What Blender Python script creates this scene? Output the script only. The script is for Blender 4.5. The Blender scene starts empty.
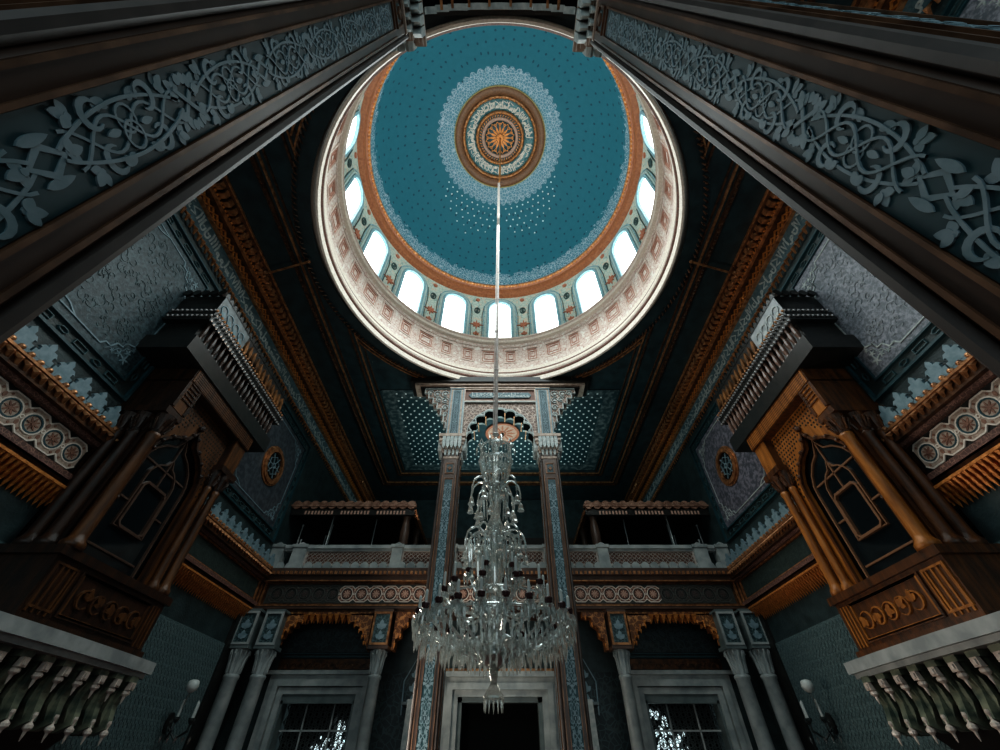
import bpy, bmesh, math, random
from math import sin, cos, pi, atan, sqrt, radians
from mathutils import Vector
random.seed(7)
C = bpy.context.collection
SC = bpy.context.scene
FLOOR = -1.7
CX, CY = 0.0, 5.56            # axis of dome and chandelier
WX = 7.0                      # half width of the hall
YB = 12.6                     # gallery front
YW = 13.5                     # recessed lower back wall
YE = 19.4                     # upper back wall

# ------------------------------------------------------------------ materials
MATS = {}
def mat(name, c1, c2=None, scale=6.0, rough=0.5, metal=0.0, bump=0.0, bscale=None, kind='noise', lo=0.35, hi=0.65, spec=0.5, detail=4.0, stretch=None):
    if name in MATS: return MATS[name]
    m = bpy.data.materials.new(name); m.use_nodes = True
    nt = m.node_tree; N = nt.nodes; L = nt.links
    b = N['Principled BSDF']
    b.inputs['Roughness'].default_value = rough
    b.inputs['Metallic'].default_value = metal
    b.inputs['Specular IOR Level'].default_value = spec
    b.inputs['Base Color'].default_value = (*c1, 1)
    tc = N.new('ShaderNodeTexCoord'); src = tc.outputs['Object']
    if stretch:
        mp = N.new('ShaderNodeMapping'); mp.inputs['Scale'].default_value = stretch
        L.new(src, mp.inputs['Vector']); src = mp.outputs[0]
    def tex(sc):
        if kind == 'voronoi':
            t = N.new('ShaderNodeTexVoronoi'); t.feature = 'DISTANCE_TO_EDGE'
            t.inputs['Scale'].default_value = sc; o = t.outputs['Distance']
        elif kind == 'wave':
            t = N.new('ShaderNodeTexWave'); t.inputs['Scale'].default_value = sc
            t.inputs['Distortion'].default_value = 6; t.inputs['Detail'].default_value = 3; o = t.outputs['Fac']
        else:
            t = N.new('ShaderNodeTexNoise'); t.inputs['Scale'].default_value = sc
            t.inputs['Detail'].default_value = detail; o = t.outputs['Fac']
        L.new(src, t.inputs['Vector']); return o
    if c2 is not None or bump:
        o = tex(scale)
    if c2 is not None:
        r = N.new('ShaderNodeValToRGB')
        r.color_ramp.elements[0].position = lo; r.color_ramp.elements[0].color = (*c1, 1)
        r.color_ramp.elements[1].position = hi; r.color_ramp.elements[1].color = (*c2, 1)
        L.new(o, r.inputs[0]); L.new(r.outputs[0], b.inputs['Base Color'])
    if bump:
        o2 = tex(bscale) if bscale else o
        bp = N.new('ShaderNodeBump'); bp.inputs['Strength'].default_value = bump
        bp.inputs['Distance'].default_value = 0.03
        L.new(o2, bp.inputs['Height']); L.new(bp.outputs[0], b.inputs['Normal'])
    MATS[name] = m
    return m

def emis(name, c, s):
    m = bpy.data.materials.new(name); m.use_nodes = True
    nt = m.node_tree; b = nt.nodes['Principled BSDF']
    b.inputs['Base Color'].default_value = (*c, 1)
    b.inputs['Emission Color'].default_value = (*c, 1); b.inputs['Emission Strength'].default_value = s
    MATS[name] = m; return m

ceil_m   = mat('painted dark ceiling', (.010,.022,.026), (.018,.042,.048), 3, .45, bump=.15, bscale=20)
wall_m   = mat('dark wall paint', (.014,.028,.030), (.03,.055,.058), 4, .5, bump=.3, bscale=25)
panelL   = mat('teal panel shaded', (.014,.034,.042), (.055,.10,.115), 17, .5, bump=.35, lo=.42, hi=.62, detail=8)  # left wall's shade put into the panel colour
panelR   = mat('teal panel lit', (.10,.12,.14), (.26,.28,.32), 17, .5, bump=.35, lo=.42, hi=.62, detail=8)  # right wall's stronger light put into the panel colour
panelP   = mat('mauve panel lit', (.06,.068,.085), (.20,.20,.24), 11, .5, bump=.3, lo=.42, hi=.62, detail=8)  # lit copy of the far panel, for the right wall
panelQ   = mat('mauve panel shaded', (.03,.042,.052), (.075,.09,.105), 7, .5, bump=.4, lo=.42, hi=.62, detail=8)  # shaded copy of the far panel, for the left wall
teal_m   = mat('teal paint', (.010,.046,.056), (.018,.066,.080), 5, .45)
steel_m  = mat('frieze ground', (.045,.10,.12), (.10,.17,.19), 14, .45, bump=.3)
relief_m = mat('blue grey relief', (.13,.22,.25), (.22,.31,.35), 12, .5)
pale_m   = mat('pale relief', (.30,.36,.36), (.48,.52,.50), 12, .5)
gold_m   = mat('aged gilding', (.22,.095,.042), (.60,.29,.13), 9, .33, .55)
goldd_m  = mat('dark gilding', (.035,.019,.012), (.14,.062,.028), 9, .38, .4)
orange_m = mat('orange gilding', (.48,.17,.04), (.80,.33,.09), 20, .4, .4, bump=.3, bscale=60)
brown_m  = mat('brown paint', (.060,.036,.026), (.095,.058,.042), 3, .34)
black_m  = mat('blackened wood', (.008,.010,.010), (.02,.02,.018), 10, .35)
wood_m   = mat('walnut', (.035,.014,.006), (.13,.045,.012), 3.0, .35, 0, bump=.25, bscale=22, kind='noise', stretch=(4,4,.6))
woodo_m  = mat('amber lit wood', (.22,.075,.014), (.46,.175,.035), 3.0, .36, .1, bump=.25, bscale=22, stretch=(4,4,.6))  # warm light on the lodge fronts put into the wood colour
marble_m = mat('grey marble', (.22,.26,.26), (.40,.44,.43), 3, .3, bump=.05, detail=8)
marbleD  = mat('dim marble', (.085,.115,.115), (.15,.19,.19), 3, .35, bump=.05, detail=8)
slab_m   = mat('pale slab', (.26,.29,.29), (.42,.45,.44), 4, .4)
peach_m  = mat('peach stencil', (.42,.25,.18), (.58,.38,.29), 20, .5)
cream_m  = mat('cream paint', (.62,.54,.46), (.76,.69,.60), 20, .5)
maroon_m = mat('maroon ground', (.10,.045,.032), (.19,.085,.055), 20, .5)
tile_m   = mat('wall tile', (.045,.085,.09), (.11,.17,.175), 16, .4, bump=.3, kind='voronoi', lo=.02, hi=.12)
white_m  = mat('white', (.55,.60,.58), rough=.4)
star_m   = mat('silver star', (.90,.97,.96), rough=.35)
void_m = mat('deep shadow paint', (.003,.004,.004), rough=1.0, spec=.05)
glassd   = mat('dark glass', (.006,.010,.012), rough=.08)
fleur_m  = mat('red flower paint', (.36,.11,.06), (.46,.18,.10), 20, .5)
frameb   = mat('pale blue paint', (.16,.32,.37), (.28,.44,.48), 10, .5)
pane_m   = emis('daylit dome pane', (.93,1.0,.99), 2.4)
day_m    = emis('daylight beyond lattice', (.72,.90,.93), .9)

def floral(name, ground, ink, ink2, sc):
    m = bpy.data.materials.new(name); m.use_nodes = True
    nt = m.node_tree; N = nt.nodes; L = nt.links; b = N['Principled BSDF']; b.inputs['Roughness'].default_value = .5
    tc = N.new('ShaderNodeTexCoord')
    v = N.new('ShaderNodeTexVoronoi'); v.feature = 'DISTANCE_TO_EDGE'; v.inputs['Scale'].default_value = sc
    w = N.new('ShaderNodeTexNoise'); w.inputs['Scale'].default_value = sc*1.2; w.inputs['Detail'].default_value = 3
    L.new(tc.outputs['Object'], v.inputs['Vector']); L.new(tc.outputs['Object'], w.inputs['Vector'])
    r = N.new('ShaderNodeValToRGB'); e = r.color_ramp.elements
    e[0].position = .02; e[0].color = (*ink, 1); e[1].position = .06; e[1].color = (*ground, 1)
    r2 = N.new('ShaderNodeValToRGB'); f = r2.color_ramp.elements
    f[0].position = .57; f[0].color = (0,0,0,1); f[1].position = .60; f[1].color = (1,1,1,1)
    mx = N.new('ShaderNodeMix'); mx.data_type = 'RGBA'
    L.new(v.outputs['Distance'], r.inputs[0]); L.new(w.outputs['Fac'], r2.inputs[0])
    L.new(r2.outputs[0], mx.inputs[0]); L.new(r.outputs[0], mx.inputs[6]); mx.inputs[7].default_value = (*ink2, 1)
    L.new(mx.outputs[2], b.inputs['Base Color'])
    MATS[name] = m; return m
drum_m = floral('drum stencil', (.50,.56,.49), (.22,.34,.31), (.62,.50,.38), 5.5)
bandr_m = floral('pale band stencil', (.62,.52,.46), (.42,.24,.19), (.70,.66,.60), 7)
lace_m = floral('pierced lace', (.12,.07,.05), (.60,.50,.42), (.40,.28,.22), 9)
carve_m = floral('carved gilt', (.14,.05,.016), (.42,.17,.05), (.50,.22,.07), 7)
tymp_m = floral('carved tympanum', (.010,.022,.026), (.035,.065,.070), (.03,.05,.052), 6)
flband = floral('floral band', (.10,.05,.04), (.34,.19,.14), (.20,.10,.08), 16)
tan_m = mat('tan stencil', (.30,.22,.17), (.44,.35,.28), 24, .5)
tealflor = floral('teal flower panel', (.022,.050,.056), (.10,.17,.175), (.07,.13,.14), 12)

def dome_mat():
    m = bpy.data.materials.new('star dome paint'); m.use_nodes = True
    nt = m.node_tree; N = nt.nodes; L = nt.links; b = N['Principled BSDF']; b.inputs['Roughness'].default_value = .7
    tc = N.new('ShaderNodeTexCoord'); sp = N.new('ShaderNodeSeparateXYZ'); L.new(tc.outputs['Object'], sp.inputs[0])
    def mth(op, a, b_=None):
        n = N.new('ShaderNodeMath'); n.operation = op
        for i, q in enumerate((a, b_)):
            if q is None: continue
            if isinstance(q, (int, float)): n.inputs[i].default_value = q
            else: L.new(q, n.inputs[i])
        return n.outputs[0]
    rr = mth('SQRT', mth('ADD', mth('MULTIPLY', sp.outputs[0], sp.outputs[0]), mth('MULTIPLY', sp.outputs[1], sp.outputs[1])))
    ang = mth('ARCTAN2', sp.outputs[1], sp.outputs[0])
    v = N.new('ShaderNodeTexVoronoi'); v.feature = 'F1'; v.inputs['Scale'].default_value = 1.0
    v.inputs['Randomness'].default_value = .3; v.voronoi_dimensions = '2D'
    cb = N.new('ShaderNodeCombineXYZ')
    L.new(mth('MULTIPLY', ang, 11.0), cb.inputs[0]); L.new(mth('MULTIPLY', sp.outputs[2], 2.3), cb.inputs[1])
    L.new(cb.outputs[0], v.inputs['Vector'])
    dots = mth('LESS_THAN', v.outputs['Distance'], .12)
    # lace: band around the medallion and fringe at the springing
    vn = N.new('ShaderNodeTexVoronoi'); vn.feature = 'DISTANCE_TO_EDGE'; vn.inputs['Scale'].default_value = 8.5
    L.new(tc.outputs['Object'], vn.inputs['Vector'])
    lace = mth('LESS_THAN', vn.outputs['Distance'], .07)
    wv = mth('MULTIPLY', mth('ABSOLUTE', mth('SINE', mth('MULTIPLY', ang, 26.0))), .14)
    inb = mth('MULTIPLY', mth('GREATER_THAN', rr, 2.0), mth('LESS_THAN', rr, mth('ADD', 2.72, wv)))
    nz = N.new('ShaderNodeTexNoise'); nz.inputs['Scale'].default_value = 5; L.new(tc.outputs['Object'], nz.inputs['Vector'])
    wv2 = mth('MULTIPLY', nz.outputs['Fac'], 1.0)
    fr = mth('LESS_THAN', sp.outputs[2], mth('ADD', 6.75, wv2))
    lz = mth('MULTIPLY', lace, mth('MAXIMUM', inb, fr))
    soft = mth('MULTIPLY', mth('MAXIMUM', inb, mth('MULTIPLY', fr, .5)), .55)
    def mix(f, a, b_):
        x = N.new('ShaderNodeMix'); x.data_type = 'RGBA'
        L.new(f, x.inputs[0])
        if isinstance(a, tuple): x.inputs[6].default_value = (*a, 1)
        else: L.new(a, x.inputs[6])
        if isinstance(b_, tuple): x.inputs[7].default_value = (*b_, 1)
        else: L.new(b_, x.inputs[7])
        return x.outputs[2]
    c = mix(nz.outputs['Fac'], (.018,.150,.200), (.026,.185,.240))
    c = mix(dots, c, (.010,.075,.115))
    c = mix(soft, c, (.20,.37,.45))
    c = mix(lz, c, (.42,.52,.58))
    L.new(c, b.inputs['Base Color'])
    MATS['dome'] = m; return m
dome_m = dome_mat()

def crystal_mat():
    m = bpy.data.materials.new('cut crystal'); m.use_nodes = True
    nt = m.node_tree; N = nt.nodes; L = nt.links
    N.remove(N['Principled BSDF']); out = N['Material Output']
    g = N.new('ShaderNodeBsdfGlossy'); g.inputs['Roughness'].default_value = .07; g.inputs['Color'].default_value = (.97,1,.99,1)
    d = N.new('ShaderNodeBsdfTranslucent'); d.inputs['Color'].default_value = (.62,.66,.65,1)
    t = N.new('ShaderNodeBsdfTransparent'); t.inputs['Color'].default_value = (.90,.94,.93,1)
    m1 = N.new('ShaderNodeMixShader'); m1.inputs[0].default_value = .45; L.new(g.outputs[0], m1.inputs[1]); L.new(d.outputs[0], m1.inputs[2])
    m2 = N.new('ShaderNodeMixShader'); m2.inputs[0].default_value = .66; L.new(t.outputs[0], m2.inputs[1]); L.new(m1.outputs[0], m2.inputs[2])
    L.new(m2.outputs[0], out.inputs['Surface'])
    return m
crystal_m = crystal_mat()

# ------------------------------------------------------------------ mesh builder
def W(s, t, n): return (s, t, n)                       # world frame
def side(g):                                           # wall frame: s along y, t up, n into the hall
    return lambda s, t, n: (g*(WX-n), s, t)
def back(y):                                           # s along x, t up, n toward the camera
    return lambda s, t, n: (s, y-n, t)
def fwd(y):
    return lambda s, t, n: (s, y+n, t)

class MB:
    def __init__(s): s.v = []; s.f = []; s.j = 0
    def lift(s, n0, n1):                               # every overlapping stroke gets its own height
        s.j += 1
        return n1+(s.j*5 % 13)*.00035 if 0 < n1-n0 < .06 else n1
    def add(s, vs, fs):
        b = len(s.v); s.v += [tuple(q) for q in vs]; s.f += [tuple(b+i for i in f) for f in fs]
    def box(s, F, a0, a1, b0, b1, c0, c1):
        vs = [F(a, b, c) for c in (c0, c1) for b in (b0, b1) for a in (a0, a1)]
        s.add(vs, [(0,1,3,2),(4,6,7,5),(0,4,5,1),(2,3,7,6),(0,2,6,4),(1,5,7,3)])
    def prism(s, F, pts, n0, n1):
        k = len(pts); n1 = s.lift(n0, n1)
        s.add([F(a, b, n0) for a, b in pts]+[F(a, b, n1) for a, b in pts],
              [tuple(range(k)), tuple(range(2*k-1, k-1, -1))]+[(i, (i+1) % k, k+(i+1) % k, k+i) for i in range(k)])
    def frame(s, F, a0, a1, b0, b1, w, n0, n1):
        s.box(F, a0, a1, b0, b0+w, n0, n1); s.box(F, a0, a1, b1-w, b1, n0, n1)
        s.box(F, a0, a0+w, b0+w, b1-w, n0, n1); s.box(F, a1-w, a1, b0+w, b1-w, n0, n1)
    def ann(s, F, ca, cb, r0, r1, n0, n1, k=24, sa=1.0, sb=1.0):
        vs = []
        for r, n in ((r0, n1), (r1, n1), (r1, n0), (r0, n0)):
            vs += [F(ca+sa*r*cos(2*pi*i/k), cb+sb*r*sin(2*pi*i/k), n) for i in range(k)]
        fs = []
        for j in range(4):
            for i in range(k):
                fs.append((j*k+i, j*k+(i+1) % k, ((j+1) % 4)*k+(i+1) % k, ((j+1) % 4)*k+i))
        s.add(vs, fs)
    def disc(s, F, ca, cb, r, n0, n1, k=16, sa=1.0, sb=1.0):
        s.prism(F, [(ca+sa*r*cos(2*pi*i/k), cb+sb*r*sin(2*pi*i/k)) for i in range(k)], n0, n1)
    def ribbon(s, F, pts, w, n0, n1, closed=False, taper=False):
        k = len(pts); n1 = s.lift(n0, n1)
        if k < 2: return
        L, R = [], []
        for i, (a, b) in enumerate(pts):
            if closed: p, q = pts[i-1], pts[(i+1) % k]
            else: p, q = pts[max(i-1, 0)], pts[min(i+1, k-1)]
            dx, dy = q[0]-p[0], q[1]-p[1]; l = sqrt(dx*dx+dy*dy) or 1
            ww = w/2*(1 if not taper else max(.15, sin(pi*(i+.5)/k)))
            L.append((a-dy/l*ww, b+dx/l*ww)); R.append((a+dy/l*ww, b-dx/l*ww))
        vs = []
        for n in (n0, n1):
            vs += [F(a, b, n) for a, b in L]+[F(a, b, n) for a, b in R]
        fs = []
        m = k if closed else k-1
        for i in range(m):
            j = (i+1) % k
            fs += [(2*k+i, 2*k+j, 3*k+j, 3*k+i), (i, 2*k+i, 2*k+j, j), (k+i, k+j, 3*k+j, 3*k+i)]
        s.add(vs, fs)
    def tube(s, path, r, k=8, closed=False, cap=True):
        P = [Vector(p) for p in path]; n = len(P)
        rs = r if isinstance(r, (list, tuple)) else [r]*n
        up = Vector((0.13, .21, .97)); vs = []
        for i in range(n):
            if closed: d = P[(i+1) % n]-P[i-1]
            else: d = P[min(i+1, n-1)]-P[max(i-1, 0)]
            if d.length < 1e-9: d = Vector((0, 0, 1))
            d.normalize(); a = d.cross(up)
            if a.length < .05: a = d.cross(Vector((1, 0, 0)))
            a.normalize(); b = d.cross(a)
            vs += [P[i]+rs[i]*(a*cos(2*pi*j/k)+b*sin(2*pi*j/k)) for j in range(k)]
        fs = []
        for i in range(n if closed else n-1):
            i2 = (i+1) % n
            for j in range(k):
                fs.append((i*k+j, i*k+(j+1) % k, i2*k+(j+1) % k, i2*k+j))
        if not closed and cap: fs += [tuple(range(k)), tuple(range((n-1)*k, n*k))]
        s.add(vs, fs)
    def lathe(s, prof, c=(0, 0, 0), k=16, cap=True, F=None):
        vs = []
        for r, z in prof:
            for i in range(k):
                p = (c[0]+r*cos(2*pi*i/k), c[1]+r*sin(2*pi*i/k), c[2]+z)
                vs.append(F(*p) if F else p)
        n = len(prof); fs = []
        for j in range(n-1):
            for i in range(k):
                fs.append((j*k+i, j*k+(i+1) % k, (j+1)*k+(i+1) % k, (j+1)*k+i))
        if cap: fs += [tuple(range(k)), tuple(range((n-1)*k, n*k))]
        s.add(vs, fs)
    def ball(s, c, r, k=8, F=None):
        s.lathe([(r*sin(pi*j/5)+1e-4, -r*cos(pi*j/5)) for j in range(6)], c, k, True, F)
    def swept(s, prof, c, k=96):                       # closed profile turned about the vertical axis
        n = len(prof); vs = []
        for r, z in prof:
            vs += [(c[0]+r*cos(2*pi*i/k), c[1]+r*sin(2*pi*i/k), z) for i in range(k)]
        fs = []
        for j in range(n):
            j2 = (j+1) % n
            for i in range(k): fs.append((j*k+i, j*k+(i+1) % k, j2*k+(i+1) % k, j2*k+i))
        s.add(vs, fs)
    def build(s, name, m, parent=None, smooth=False):
        root = parent
        while root is not None and root.parent is not None: root = root.parent
        if root is not None: off = Vector(root.location)
        else:
            xs, ys, zs = zip(*s.v) if s.v else ((0,), (0,), (0,))
            off = Vector(((min(xs)+max(xs))/2, (min(ys)+max(ys))/2, min(zs)))
        me = bpy.data.meshes.new(name)
        me.from_pydata([tuple(Vector(q)-off) for q in s.v], [], s.f)
        me.validate()
        bm = bmesh.new(); bm.from_mesh(me)
        bmesh.ops.recalc_face_normals(bm, faces=bm.faces)
        if smooth:
            for f in bm.faces: f.smooth = True
        bm.to_mesh(me); bm.free()
        me.materials.append(m)
        o = bpy.data.objects.new(name, me); C.objects.link(o)
        if parent is not None: o.parent = parent
        else: o.location = off
        return o

def tag(o, label=None, cat=None, group=None, kind=None):
    if label: o['label'] = label
    if cat: o['category'] = cat
    if group: o['group'] = group
    if kind: o['kind'] = kind
    return o
def empty(name, loc, label=None, cat=None, group=None, kind=None):
    o = bpy.data.objects.new(name, None); C.objects.link(o); o.location = loc; o.empty_display_size = .1
    return tag(o, label, cat, group, kind)
def copy_tree(o, parent=None):
    c = o.copy(); C.objects.link(c)
    if parent is not None: c.parent = parent
    for ch in list(o.children): copy_tree(ch, c)
    return c

# ------------------------------------------------------------------ ornament
def arc(cx, cy, r, a0, a1, n=10, sy=1.0):
    return [(cx+r*cos(a0+(a1-a0)*i/n), cy+sy*r*sin(a0+(a1-a0)*i/n)) for i in range(n+1)]

def drop(mb, F, x, y, a, l, w, n0, n1):                # teardrop leaf
    pts = []
    for i in range(9):
        q = i/8; r = w*sin(pi*q)**.7*(1-.35*q) if 0 < i < 8 else 0
        pts.append((q*l, r))
    poly = pts+[(p[0], -p[1]) for p in pts[-2:0:-1]]
    mb.prism(F, [(x+p*cos(a)-q*sin(a), y+p*sin(a)+q*cos(a)) for p, q in poly], n0, n1)
def palmette(mb, F, x, y, a, z, n0, n1):
    for d, l in ((0, 1), (.95, .78), (-.95, .78)):
        drop(mb, F, x, y, a+d, z*l, z*.34, n0, n1)
    mb.disc(F, x, y, z*.2, n0, n1, 8)

def scroll_column(mb, F, t0, t1, hw, per=1.27, n0=0.0, n1=.007):
    """Interlaced strapwork with palmettes and almond bosses."""
    k = hw/.105
    nper = int(round((t1-t0)/per)); per = (t1-t0)/nper
    for q in range(nper*2):
        c = t0+q*per/2
        hp = per/2
        if q % 2 == 0:                                 # X of leaves
            for sx in (-1, 1):
                for sy in (-1, 1):
                    palmette(mb, F, sx*.035*k, c+sy*.045, math.atan2(sy, sx), .062*k, n0, n1)
                    mb.disc(F, sx*.07*k, c+sy*.015, .018*k, n0, n1, 8)
            mb.ribbon(F, [(-.05*k, c-.06), (.05*k, c+.06)], .016, n0, n1)
            mb.ribbon(F, [(.05*k, c-.06), (-.05*k, c+.06)], .016, n0, n1)
        else:                                          # almond boss
            mb.ribbon(F, [(-.036*k, c), (0, c+.06), (.036*k, c), (0, c-.06)], .022, n0, n1, closed=True)
            for sy in (-1, 1):
                palmette(mb, F, 0, c+sy*.075, sy*pi/2, .05*k, n0, n1)
            for sx in (-1, 1):
                drop(mb, F, sx*.05*k, c-.05, pi/2, .10, .016*k, n0, n1)
        m = c+hp/2
        for sx in (-1, 1):
            # outer strand bulging from knot to knot, inner strand woven through it
            pts = [(sx*k*(.012+.060*sin(pi*i/20)**.8), c+.05+(hp-.10)*i/20) for i in range(21)]
            mb.ribbon(F, pts, .010, n0, n1)
            pts = [(sx*k*.048*cos(3*pi*i/24), c+.08+(hp-.16)*i/24) for i in range(25)]
            mb.ribbon(F, pts, .009, n0, n1+.001)
            mb.ribbon(F, arc(sx*.022*k, m, .038*k, 0, 2*pi, 14), .008, n0, n1)
            for sy in (-1, 1):
                y_ = m+sy*.12
                hook = arc(.058*k, y_, .036*k, -sy*pi*.35, sy*pi*1.2, 12)
                mb.ribbon(F, [(sx*a, b) for a, b in hook], .022*k, n0, n1, taper=True)
                mb.disc(F, sx*(.058*k+.036*k*cos(pi*.35)), y_-sy*.036*k*sin(pi*.35), .017*k, n0, n1, 8)
                palmette(mb, F, sx*.070*k, m+sy*.20, sy*pi/2-sx*sy*.5, .052*k, n0, n1)
                drop(mb, F, sx*.060*k, m+sy*.045, pi/2*(1-sx)+sx*sy*.9, .05*k, .017*k, n0, n1)
                drop(mb, F, 0, m+sy*.05, sy*pi/2, .06, .013*k, n0, n1)

def calligraphy(mb, F, s0, s1, t0, t1, n0, n1, seed=1):
    rnd = random.Random(seed); h = t1-t0; s = s0+h*.15; b = t0+h*.2
    w = h*.10
    while s < s1-h*.5:
        g = rnd.choice('ulokdv')
        if g == 'l':
            mb.ribbon(F, [(s, t1-h*.06), (s+w*.6, t1-h*.3), (s+w*.3, b)], w, n0, n1); s += h*.2
        elif g == 'u':
            mb.ribbon(F, [(s, t1-h*.1), (s, b+.1*h)]+arc(s+h*.16, b+h*.1, h*.16, pi, 2*pi, 6)+[(s+h*.32, b+h*.35)], w, n0, n1)
            mb.disc(F, s+h*.16, b+h*.28, w*.8, n0, n1, 4); s += h*.46
        elif g == 'o':
            mb.ribbon(F, arc(s+h*.1, b+h*.14, h*.1, 0, 2*pi, 9), w, n0, n1)
            mb.ribbon(F, [(s+h*.2, b+h*.1)]+arc(s+h*.3, b-.02*h, h*.1, pi, 2*pi, 5), w, n0, n1); s += h*.45
        elif g == 'k':
            mb.ribbon(F, [(s+h*.4, t1-h*.1), (s, b+h*.35), (s+h*.35, b+h*.1), (s, b-.05*h)], w, n0, n1, taper=False); s += h*.5
        elif g == 'd':
            for i in range(3):
                mb.ribbon(F, [(s+i*h*.13, b+h*.22), (s+i*h*.13, b)], w, n0, n1)
            mb.ribbon(F, [(s, b), (s+h*.4, b)], w, n0, n1)
            mb.ribbon(F, [(s+h*.05, t1-h*.3), (s+h*.35, t1-h*.15)], w*.7, n0, n1); s += h*.48
        else:
            mb.ribbon(F, [(s, b+h*.6), (s+h*.12, b), (s+h*.24, b+h*.6)], w, n0, n1); s += h*.34

def rosettes(F, s0, s1, tc, base, line, boss, step=.37, r=.135, n=0.0, hh=.25, fill=None):
    """band of ringed rosettes in strapwork; base, line and boss are MBs"""
    cnt = max(1, int((s1-s0)/step)); st = (s1-s0)/cnt
    for i in range(cnt):
        c = s0+st*(i+.5)
        if fill is not None: fill.prism(F, [(c-st/2, tc-hh*.55), (c-st*.28, tc-hh*.85), (c+st*.28, tc-hh*.85), (c+st/2, tc-hh*.55), (c+st/2, tc+hh*.55), (c+st*.28, tc+hh*.85), (c-st*.28, tc+hh*.85), (c-st/2, tc+hh*.55)], n-.002, n+.006)
        base.ann(F, c, tc, r*.84, r, n, n+.022, 16)
        line.ann(F, c, tc, r*1.02, r*1.16, n, n+.018, 16)
        boss.disc(F, c, tc, r*.2, n, n+.022, 8)
        for j in range(8):
            drop(boss, F, c+r*.16*cos(j*pi/4), tc+r*.16*sin(j*pi/4), j*pi/4, r*.55, r*.13, n, n+.016)
        for sy in (-1, 1):
            line.ribbon(F, [(c-st/2, tc+sy*hh*.55), (c-st*.28, tc+sy*hh*.85), (c+st*.28, tc+sy*hh*.85), (c+st/2, tc+sy*hh*.55)], .022, n, n+.018)
            drop(boss, F, c-st/2, tc+sy*hh*.22, sy*pi/2, hh*.36, .03, n, n+.014)
            boss.disc(F, c-st*.3, tc+sy*hh*.62, .02, n, n+.014, 6)
            boss.disc(F, c+st*.3, tc+sy*hh*.62, .02, n, n+.014, 6)
        line.ann(F, c-st/2, tc, .018, .034, n, n+.018, 8)

def rope(mb, F, s0, s1, t, n, r, step):
    """twisted rope moulding running along s"""
    k = int((s1-s0)/step)
    for i in range(k):
        a = s0+i*step
        p = [F(a, t+r*.9, n-r*.3), F(a+step*.5, t, n+r*.7), F(a+step*1.0, t-r*.9, n-r*.3)]
        mb.tube(p, [r*.25, r*.55, r*.25], 5)
def dentil(mb, F, s0, s1, t0, t1, n0, n1, step, duty=.55):
    k = int((s1-s0)/step)
    for i in range(k):
        a = s0+i*step; mb.box(F, a, a+step*duty, t0, t1, n0, n1)
def cones(mb, F, s0, s1, t0, t1, n, step, k=6):
    """row of hanging muqarnas points"""
    m = int((s1-s0)/step)
    for i in range(m):
        a = s0+(i+.5)*step; w = step*.42
        vs = [F(a-w, t1, n-w), F(a+w, t1, n-w), F(a+w, t1, n+w), F(a-w, t1, n+w), F(a, t0, n-w*.6)]
        mb.add(vs, [(0,1,2,3), (0,1,4), (1,2,4), (2,3,4), (3,0,4)])
def cresting(mb, F, s0, s1, t0, h, n0, n1, step):
    m = int((s1-s0)/step)
    mb.box(F, s0, s1, t0, t0+h*.22, n0, n1)
    for i in range(m):
        c = s0+(i+.5)*step; w = step
        pts = [(-.46,.2),(-.46,.42),(-.32,.42),(-.32,.58),(-.42,.58),(-.3,.72),(-.14,.72),(-.14,.86),(0,1),(.14,.86),(.14,.72),(.3,.72),(.42,.58),(.32,.58),(.32,.42),(.46,.42),(.46,.2)]
        mb.prism(F, [(c+a*w, t0+b*h) for a, b in pts], n0, n1)

# ------------------------------------------------------------------ shell of the room
f = MB(); f.box(W, -7.3, 7.3, -6, 20, FLOOR-.2, FLOOR); tag(f.build('floor', mat('carpet', (.05,.012,.012), (.09,.02,.018), 8, .9)), 'dark red carpeted floor far below the dome', 'floor', kind='structure')

m = MB()
K = 128; R = 4.93
inner = [(CX+R*cos(2*pi*i/K), CY+R*sin(2*pi*i/K)) for i in range(K)]
outer = []
for i in range(K):
    a = 2*pi*i/K; d = 7.2/max(abs(cos(a)), abs(sin(a))); outer.append((CX+d*cos(a), CY+d*sin(a)))
for z in (10.0, 10.25):
    m.add([(x, y, z) for x, y in inner]+[(x, y, z) for x, y in outer], [(i, (i+1) % K, K+(i+1) % K, K+i) for i in range(K)])
m.box(W, -7.2, 7.2, -6, CY-7.2, 10.0, 10.25); m.box(W, -7.2, 7.2, CY+7.2, YE+.2, 10.0, 10.25)
ceiling = tag(m.build('ceiling', ceil_m), 'dark painted ceiling around the great dome', 'ceiling', kind='structure')

Fc = lambda s, t, n: (s, t, 10.0-n)                    # looking up at the ceiling
mo = MB(); mi = MB()
def ceil_line(mb, x0, y0, x1, y1, w, n1, keep=5.3):
    L = sqrt((x1-x0)**2+(y1-y0)**2); k = max(1, int(L/.1)); run = []
    def flush():
        if len(run) > 1: mb.ribbon(Fc, list(run), w, 0, n1)
        run.clear()
    for i in range(k+1):
        x = x0+(x1-x0)*i/k; y = y0+(y1-y0)*i/k
        if (x-CX)**2+(y-CY)**2 > keep*keep: run.append((x, y))
        else: flush()
    flush()
for g in (-1, 1):
    for x, w, mb, n in ((5.66, .10, mo, .09), (5.50, .05, mi, .05), (5.36, .04, mo, .04), (4.80, .05, mo, .06), (4.66, .035, mi, .05), (4.5, .03, mo, .04)):
        yb = 17.7-(5.66-x)
        yf = .1+(5.66-x)*.9 if x < 5.2 else -3
        ceil_line(mb, g*x, yf, g*x, yb, w, n)
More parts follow.
